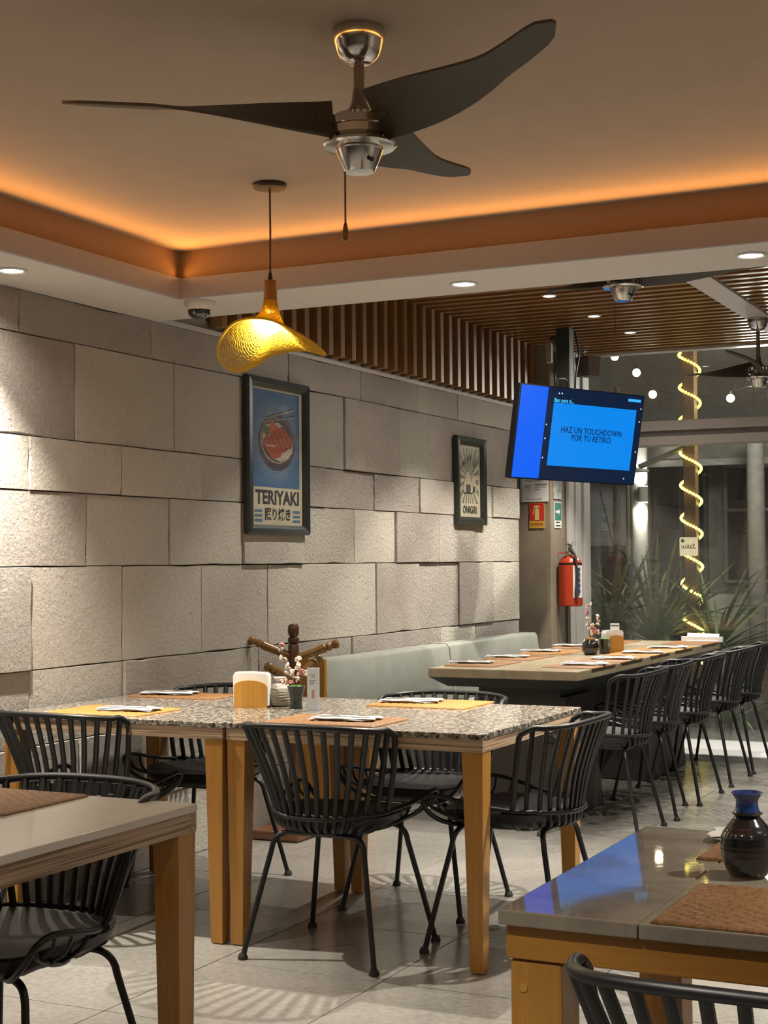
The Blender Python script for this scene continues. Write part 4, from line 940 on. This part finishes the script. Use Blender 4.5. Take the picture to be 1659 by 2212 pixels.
# flower cut by the left edge
t_ = thing('pink_flower_vase', 'vase with pink blossom mostly outside the left edge, on the white quartz table', 'vase', (-2.215, 2.52, .75))
obj('body', MB().lathe([(.03, 0), (.045, .02), (.045, .05), (.025, .08), (.02, .09), (.002, .085)], n=24), M_GREEN, t_, 50)
obj('twig', MB().tube(smooth_path([(0, 0, .08), (.01, .01, .14), (.022, .012, .165)], 4), .002, 5).tube(smooth_path([(0, 0, .08), (.012, .006, .12), (.020, .008, .13)], 4), .002, 5), M_TWIG, t_)
for p in ((.022, .012, .166), (.016, .009, .148), (.020, .008, .131), (.008, .01, .12), (.012, .012, .112)): obj('blossom', BLS[2], None, t_, loc=p)

# ================================================================== PILLAR FITTINGS
t_ = thing('wall_notice', 'white printed safety notice on the concrete pillar under the television', 'notice', (-3.728, 10.059, 1.70))
pg = obj('sheet', MB().box(-.105, .105, -.004, 0, 0, .17), M_PAPER, t_)
nl = MB()
for k, (a, b, z) in enumerate([(-.07, .07, .150), (-.06, .05, .142), (-.075, -.02, .115), (-.075, -.03, .108), (-.075, -.025, .101), (-.075, -.03, .094), (-.075, -.02, .080), (.005, .095, .113), (.005, .05, .10), (.06, .09, .10), (.005, .045, .085), (-.07, .06, .018)]): nl.box(a, b, -.0046, -.0040, z, z + .003)
o = obj('printed_lines', nl, plain('grey_ink', (.16, .17, .18), .6), pg); o['kind'] = 'stuff'
obj('printed_box', MB().box(.005, .095, -.0044, -.0040, .120, .125), plain('dark_header', (.05, .06, .08), .6), pg)
obj('blue_margin', MB().box(-.105, -.088, -.0044, -.0040, 0, .17), plain('pale_blue_print', (.25, .36, .42), .6), pg)
t_ = thing('extinguisher_sign', 'red and yellow fire extinguisher sign on the concrete pillar', 'sign', (-3.710, 10.059, 1.515))
sg = obj('panel', MB().box(-.056, .056, -.004, 0, 0, .175), M_YEL, t_)
obj('red_field', MB().box(-.054, .054, -.0050, -.004, .053, .173), M_SIGNRED, sg)
ic = MB(); ic.prism([(-.014, .058), (.018, .058), (.018, .125), (.012, .138), (-.008, .138), (-.014, .125)], -.0056, -.005, lambda a, b, c: (a, c, b)); ic.prism([(-.006, .140), (.010, .140), (.010, .150), (.030, .140), (.030, .146), (.010, .160), (-.006, .160), (-.020, .152), (-.032, .095), (-.028, .090), (-.014, .146)], -.0056, -.005, lambda a, b, c: (a, c, b))
obj('pictogram', ic, plain('sign_cream', (.62, .45, .16), .5), sg)
obj('printed_text', text_mb('EXTINTOR', .024, lambda x, y, z: (x, -.0042 - z, .026 + y), .0003, 'CENTER', 0, .8, .0004), plain('sign_ink_red', (.25, .05, .02), .5), sg)
t_ = thing('exit_route_sign', 'narrow green exit route sign on the side face of the pillar', 'sign', (-3.604, 10.19, 1.515))
sg = obj('panel', MB().box(0, .004, -.07, .07, 0, .185), M_PAPER, t_); obj('green_field', MB().box(.004, .005, -.064, .064, .055, .180), M_SIGNGREEN, sg)
obj('pictogram', MB().prism([(-.05, .108), (.01, .108), (.01, .094), (.04, .116), (.01, .138), (.01, .124), (-.05, .124)], .005, .0056, lambda a, b, c: (c, a, b)), M_PAPER, sg)
o = obj('printed_lines', MB().box(.004, .0046, -.045, .03, .036, .046).box(.004, .0046, -.05, .05, .012, .022), M_INK, sg); o['kind'] = 'stuff'
t_ = thing('plastic_sleeve', 'creased clear sheet holder on the side face of the pillar above the green sign', 'document sleeve', (-3.604, 10.19, 1.72))
obj('sheet', MB().box(0, .006, -.085, .07, 0, .155), plain('grey_sleeve', (.36, .37, .38), .22, bump=.8, nscale=25, var=.4), t_)
ex = thing('fire_extinguisher', 'red fire extinguisher hanging on the pillar beside the glass', 'fire extinguisher', (-3.515, 10.19, .965))
obj('cylinder', MB().lathe([(.074, 0), (.084, .006), (.086, .02), (.084, .27), (.080, .30), (.066, .335), (.040, .352), (.020, .356)], n=36), M_RED, ex, 45)
obj('shoulder_band', MB().lathe([(.0815, .292), (.083, .294), (.082, .304), (.079, .306)], n=36), M_BLACK, ex, 40)
obj('label', MB().prism([(math.cos(a) * .0872, math.sin(a) * .0872) for a in [math.radians(-58 + 6 * k) for k in range(11)]] + [(math.cos(a) * .084, math.sin(a) * .084) for a in [math.radians(2 - 6 * k) for k in range(11)]], .06, .285), M_PAPER, ex)
lb = MB()
for k in range(5):
    a = math.radians(-28); z = .245 - k * .038; lb.box(.0872 * math.cos(a) - .006, .0872 * math.cos(a) + .009, .0872 * math.sin(a) - .012, .0872 * math.sin(a) + .004, z, z + .026)
obj('label_print', lb, plain('label_blue', (.03, .06, .16), .5), ex)
obj('valve', MB().lathe([(.016, .352), (.020, .358), (.020, .385), (.014, .390), (.014, .43), (.006, .432)], n=16), M_CHROME, ex, 40)
obj('handle', MB().box(-.012, .012, -.075, .030, .395, .405).add([(-.010, -.080, .435), (.010, -.080, .435), (.010, .02, .420), (-.010, .02, .420), (-.010, -.080, .443), (.010, -.080, .443), (.010, .02, .430), (-.010, .02, .430)], [(0, 3, 2, 1), (4, 5, 6, 7), (0, 1, 5, 4), (1, 2, 6, 5), (2, 3, 7, 6), (3, 0, 4, 7)]), M_STEEL, ex)
obj('pull_ring', MB().tube([(.030 + .014 * math.cos(a), 0, .44 + .014 * math.sin(a)) for a in [2 * PI * k / 14 for k in range(14)]], .002, 5, closed=True), M_STEEL, ex)
obj('hose', MB().tube(smooth_path([(0, -.02, .405), (.055, -.06, .36), (.072, -.068, .25), (.070, -.072, .12), (.072, -.072, .055)], 5), [.009] * 15 + [.013] * 6, 8), M_RUBBER, ex, 60)
obj('hook', MB().tube([(-.118, 0, .375), (-.02, 0, .375)], .004, 6).box(-.128, -.116, -.015, .015, .34, .44), M_SIGNRED, ex)
# square sticker on the glass, read from outside
t_ = thing('glass_sign', 'square cream logo plate with mirrored lettering stuck on the glass', 'sign', (-2.803, YG - .006, 1.379))
def rr_(w, r, n=5): return [(sx * (w - r) + r * math.cos(a0 + k * PI / 2 / n), sy * (w - r) + r * math.sin(a0 + k * PI / 2 / n)) for sx, sy, a0 in ((1, 1, 0), (-1, 1, PI / 2), (-1, -1, PI), (1, -1, 3 * PI / 2)) for k in range(n + 1)]
pl_ = obj('plate', MB().prism(rr_(.067, .010), -.002, .002, lambda a, b, c: (a, c, b)), plain('cream_plate', (.52, .49, .34), .6), t_)
obj('printed_text', text_mb('Sakuı', .050, lambda x, y, z: (-x, -.0022 - z, y), .0003, 'CENTER', .25, 1.0), M_INK, pl_)
obj('green_dot', MB().lathe([(.013, 0), (.013, .0006), (.001, .0007)], (-.044, -.002, .042), 18, (0, -1, 0)), plain('dot_green', (.03, .08, .035), .5), pl_)

# ================================================================== OUTSIDE
ES = 1.0
struct('floor_patio', MB().box(-9, 7, YG + .07, 19, -.1, -.02), plain('dark_patio_stone', (.10, .10, .08), .22, var=.2, nscale=6))
M_STUC = plain('night_stucco', (.24, .225, .20), .9, nscale=14, var=.15, bump=.4); M_OUTW = plain('outside_white_render', (.40, .385, .36), .85, var=.06)
M_DARKG = plain('dark_window_glass', (.018, .02, .024), .08); M_MULL = plain('grey_mullion', (.26, .26, .25), .5)
nb = thing('neighbour_building', 'dim grey building with a lit blind and dark windows across the patio', 'building', (0, 15.0, 0))
obj('wall', MB().box(-9, 6, 0, .3, 0, 4.2), M_STUC, nb)
bw = obj('window', MB().box(-5.28, -4.52, -.05, 0, .6, 2.35), M_DARKG, nb)
obj('blind', MB().box(-5.26, -4.54, -.09, -.055, 1.46, 2.33), plain('pale_blind', (.42, .42, .42), .8), bw); obj('sill_rail', MB().box(-5.30, -4.50, -.11, -.05, 1.43, 1.458), M_OUTW, bw)
w2 = obj('window', MB().box(-3.55, -1.6, -.05, 0, 1.05, 2.22), M_DARKG, nb)
for x in (-3.55, -3.0, -2.42, -1.62): obj('mullion', MB().box(x, x + .035, -.085, -.05, 1.05, 2.22), M_MULL, w2)
for z in (1.05, 1.75, 2.18): obj('mullion', MB().box(-3.55, -1.6, -.09, -.05, z, z + .03), M_MULL, w2)
w3 = obj('window', MB().box(-4.26, -3.72, -.05, 0, .2, 2.3), M_DARKG, nb)
for x in (-4.26, -4.0, -3.75): obj('mullion', MB().box(x, x + .03, -.08, -.05, .2, 2.3), plain('dark_mullion', (.05, .05, .05), .5) if 'dark_mullion' not in bpy.data.materials else bpy.data.materials['dark_mullion'], w3)
obj('eaves', MB().box(-9, 6, -.9, 0, 2.42, 2.50), M_OUTW, nb); obj('eaves_beam', MB().box(-9, 6, -.95, -.9, 2.16, 2.22), M_OUTW, nb); obj('fascia_board', MB().box(-9, 6, -.9, -.87, 2.22, 2.42), M_STUC, nb)
obj('low_wall', MB().box(-3.6, 4, -.55, -.4, 0, .95), M_OUTW, nb)
def ext_col(x, y, r, h, m, label):
    o = obj('outside_column', MB().lathe([(r * 1.15, 0), (r * 1.15, .06), (r, .07), (r, h)], n=28), m); o.location = (x, y, 0); return tag(o, label, 'column')
ext_col(-4.02, 13.6, .085, 2.55, M_OUTW, 'round pale column outside carrying the up and down wall lamp')
ext_col(-2.86, 13.2, .075, 2.4, M_STUC, 'rough speckled column outside, right of the light-wrapped post')
t_ = thing('up_down_lamp', 'glowing up and down sconce on the outside column under the television corner', 'wall lamp', (-3.94, 13.47, 1.88))
obj('body', MB().lathe([(.045, -.07), (.045, .07)], n=20), M_OUTW, t_, 40); obj('lens', MB().lathe([(.040, .071), (.040, .075), (.01, .076)], n=16), emit('sconce_lens', (1, .92, .72), 40), t_); obj('lens', MB().lathe([(.040, -.071), (.040, -.075), (.01, -.076)], n=16), bpy.data.materials['sconce_lens'], t_)
spot('sconce_beam', (0, 0, .09), 22, 110, (1, .93, .78), t_, (-.28, .45, 1)); spot('sconce_beam', (0, 0, -.09), 22, 110, (1, .93, .78), t_, (-.28, .45, -1))
# light-wrapped post
t = thing('light_wrapped_post', 'wooden post outside wound with a yellow rope of fairy lights', 'post', (-3.115, 12.0, 0))
obj('post', MB().bbox(-.05, .05, -.05, .05, -.02, 3.3, .006), wood('post_wood', (.10, .055, .02), (.18, .10, .04), (1, 1, .05), 40), t)
hp = []; bd = MB(); z = .45; a = 0
while z < 3.2:
    hp.append((.082 * math.cos(a), .082 * math.sin(a), z)); a -= 2 * PI / 22; z += .262 / 22
obj('rope', MB().tube(hp, .004, 5), plain('clear_rope', (.35, .30, .10), .4), t)
for p in hp: bd.sphere(p, .0125, 6, 4)
o = obj('fairy_bulbs', bd, emit('fairy_glow', (1, .80, .12), 5.0), t); o['kind'] = 'stuff'
# festoon bulbs
fb = MB().sphere((0, 0, 0), .034, 12, 8).mesh('bulb', 60); fb.materials.append(emit('festoon_glow', (1, .86, .58), 16.0))
M_CAP = plain('bulb_cap', (.02, .02, .02), .5)
for i, (x, z) in enumerate([(-3.734, 2.955), (-3.552, 2.811), (-3.419, 2.626), (-3.09, 2.529), (-2.788, 2.561)]):
    t_ = thing('festoon_bulb', '%s of the warm round bulbs strung outside the upper glass' % ['first from the left', 'second from the left', 'third from the left', 'second from the right', 'rightmost'][i], 'light bulb', (x * 12.3 / 12, 12.3, z * 1.025 - .033), 0, 'festoon bulbs')
    obj('bulb', fb, None, t_); obj('cap', MB().lathe([(.014, .03), (.016, .05), (.008, .065)], n=12), M_CAP, t_, 40)
t_ = tag(obj('festoon_cable', MB().tube(smooth_path([(-4.2, 12.3, 3.24), (-3.827, 12.3, 3.058), (-3.641, 12.3, 2.910), (-3.504, 12.3, 2.720), (-3.167, 12.3, 2.620), (-2.858, 12.3, 2.652), (-2.2, 12.3, 2.78)], 5), .004, 5), M_BLACK), 'thin black cable carrying the bulbs outside the upper glass', 'cable')
# tree trunk
t_ = thing('slender_tree', 'slender bare tree trunk outside the glass below the television', 'tree', (-3.73, 12.0, 0))
obj('trunk', MB().tube(smooth_path([(0, 0, -.02), (.01, 0, .6), (-.005, 0, 1.2), (.0, 0, 1.9), (.01, 0, 2.7)], 4), [.034] * 8 + [.030] * 5 + [.024] * 4, 10), plain('bark', (.085, .075, .055), .9, nscale=40, var=.3, bump=.5), t_, 60)
obj('branch', MB().tube(smooth_path([(0, 0, 1.15), (-.06, 0, 1.5), (-.17, 0, 1.95)], 4), .006, 5).tube(smooth_path([(0, 0, 1.4), (-.03, -.02, 1.55), (-.02, -.02, 1.62)], 3), .005, 5), M_TWIG, t_)
t_ = tag(obj('pale_pipe', MB().tube([(-3.67, 12.1, 1.25), (-3.665, 12.1, 2.6)], .018, 10), M_OUTW), 'pale vertical pipe just right of the bare trunk outside', 'pipe')
# awning arm outside
t_ = thing('awning_arm', 'grey angled arm fixed to the light-wrapped post outside, right of the television', 'awning arm', (-3.12, 12.0, 2.2))
obj('arm', MB().tube([(-.42, 0, -.16), (.0, 0, .0), (.05, 0, .05)], .022, 8), M_MULL, t_); obj('end_plate', MB().lathe([(.10, 0), (.10, .02), (.03, .03)], (-.44, 0, -.20), 20), M_MULL, t_, 40)
obj('wires', MB().tube([(-.44, 0, -.18), (-.62, 0, .2)], .003, 4).tube([(-.44, 0, -.18), (-.56, 0, .2)], .003, 4), M_BLACK, t_)
# plants
t = MT('strap_leaf'); P = t.pos('Object', (8, 1, 1)); g = t.noise(P, 12, 3); t.base(t.ramp(g, [(.3, (.075, .12, .045)), (.7, (.20, .27, .11))])).set(.42); M_LEAF = t.m
def leaf_mesh(L, w, droop, seed):
    R = random.Random(seed); n = 7; vs = []; fs = []
    for i in range(n + 1):
        u = i / n; x = L * u * (1 - .25 * droop * u); z = L * (.62 * u - droop * .75 * u * u); ww = w * (1 - u) ** .6 * (.5 + .5 * min(1, u * 5)) + .0008
        vs += [(x, -ww, z + ww * .5), (x, 0, z), (x, ww, z + ww * .5), (x, 0, z - .0012)]
    for i in range(n):
        a = i * 4; b = a + 4
        for p, q in ((0, 1), (1, 2), (2, 3), (3, 0)): fs.append((a + p, a + q, b + q, b + p))
    me = MB().add(vs, fs).mesh('leaf', 60); me.materials.append(M_LEAF); return me
LM = [leaf_mesh(.62, .020, .2, 1), leaf_mesh(.72, .018, .55, 2), leaf_mesh(.55, .024, .85, 3), leaf_mesh(.68, .016, .05, 4)]
for i, (x, y, z, n, s, lab) in enumerate([(-3.72, 11.75, .72, 38, 1.25, 'spiky strap-leaved plant outside, close behind the fire extinguisher'), (-3.38, 11.85, .62, 46, 1.4, 'largest spiky strap-leaved plant outside, left of the light-wrapped post'),
                                          (-2.98, 12.25, .55, 38, 1.25, 'spiky strap-leaved plant outside, right of the light-wrapped post'), (-3.25, 11.5, .08, 30, .85, 'low spiky plant outside behind the far end of the long table'), (-2.75, 11.6, .02, 24, .8, 'low grassy plant outside near the wooden planter')]):
    t_ = thing('spiky_plant', lab, 'plant', (x, y, z), 0, 'spiky plants outside'); R = random.Random(i + 20)
    obj('stem', MB().tube([(0, 0, -z - .02), (0, 0, .05)], .03, 8), M_TWIG, t_)
    for k in range(n):
        l_ = obj('leaf', LM[R.randrange(4)], None, t_); q = R.uniform(.75, 1.1) * s; l_.scale = (q, q, q)
        l_.rotation_euler = (0, R.uniform(-.75, .25), 2 * PI * k / n + R.uniform(-.2, .2))
# planter
t_ = thing('wooden_planter', 'low slatted wooden planter box outside at the right edge', 'planter', (-2.05, 11.9, 0))
for k in range(4): obj('board', MB().bbox(-.45, .8, -.2, -.17, .06 + k * .13, .18 + k * .13, .004), wood('planter_wood', (.11, .075, .045), (.19, .13, .08), (.06, 1, 1), 40) if k == 0 else bpy.data.materials['planter_wood'], t_)
obj('end', MB().box(-.45, -.42, -.17, .2, 0, .58), bpy.data.materials['planter_wood'], t_); obj('soil', MB().box(-.42, .8, -.17, .2, 0, .5), M_TWIG, t_)
for (x, y) in ((-3.3, 11.1), (-1.9, 11.6)):
    pass
l = bpy.data.lights.new('patio_fill', 'POINT'); l.energy = 75; l.color = (1, .97, .90); l.shadow_soft_size = .15  # added fill light without a fixture, brightens the plants and patio
o = bpy.data.objects.new('patio_fill', l); COL.objects.link(o); o.location = (-2.5, 11.9, 2.6)
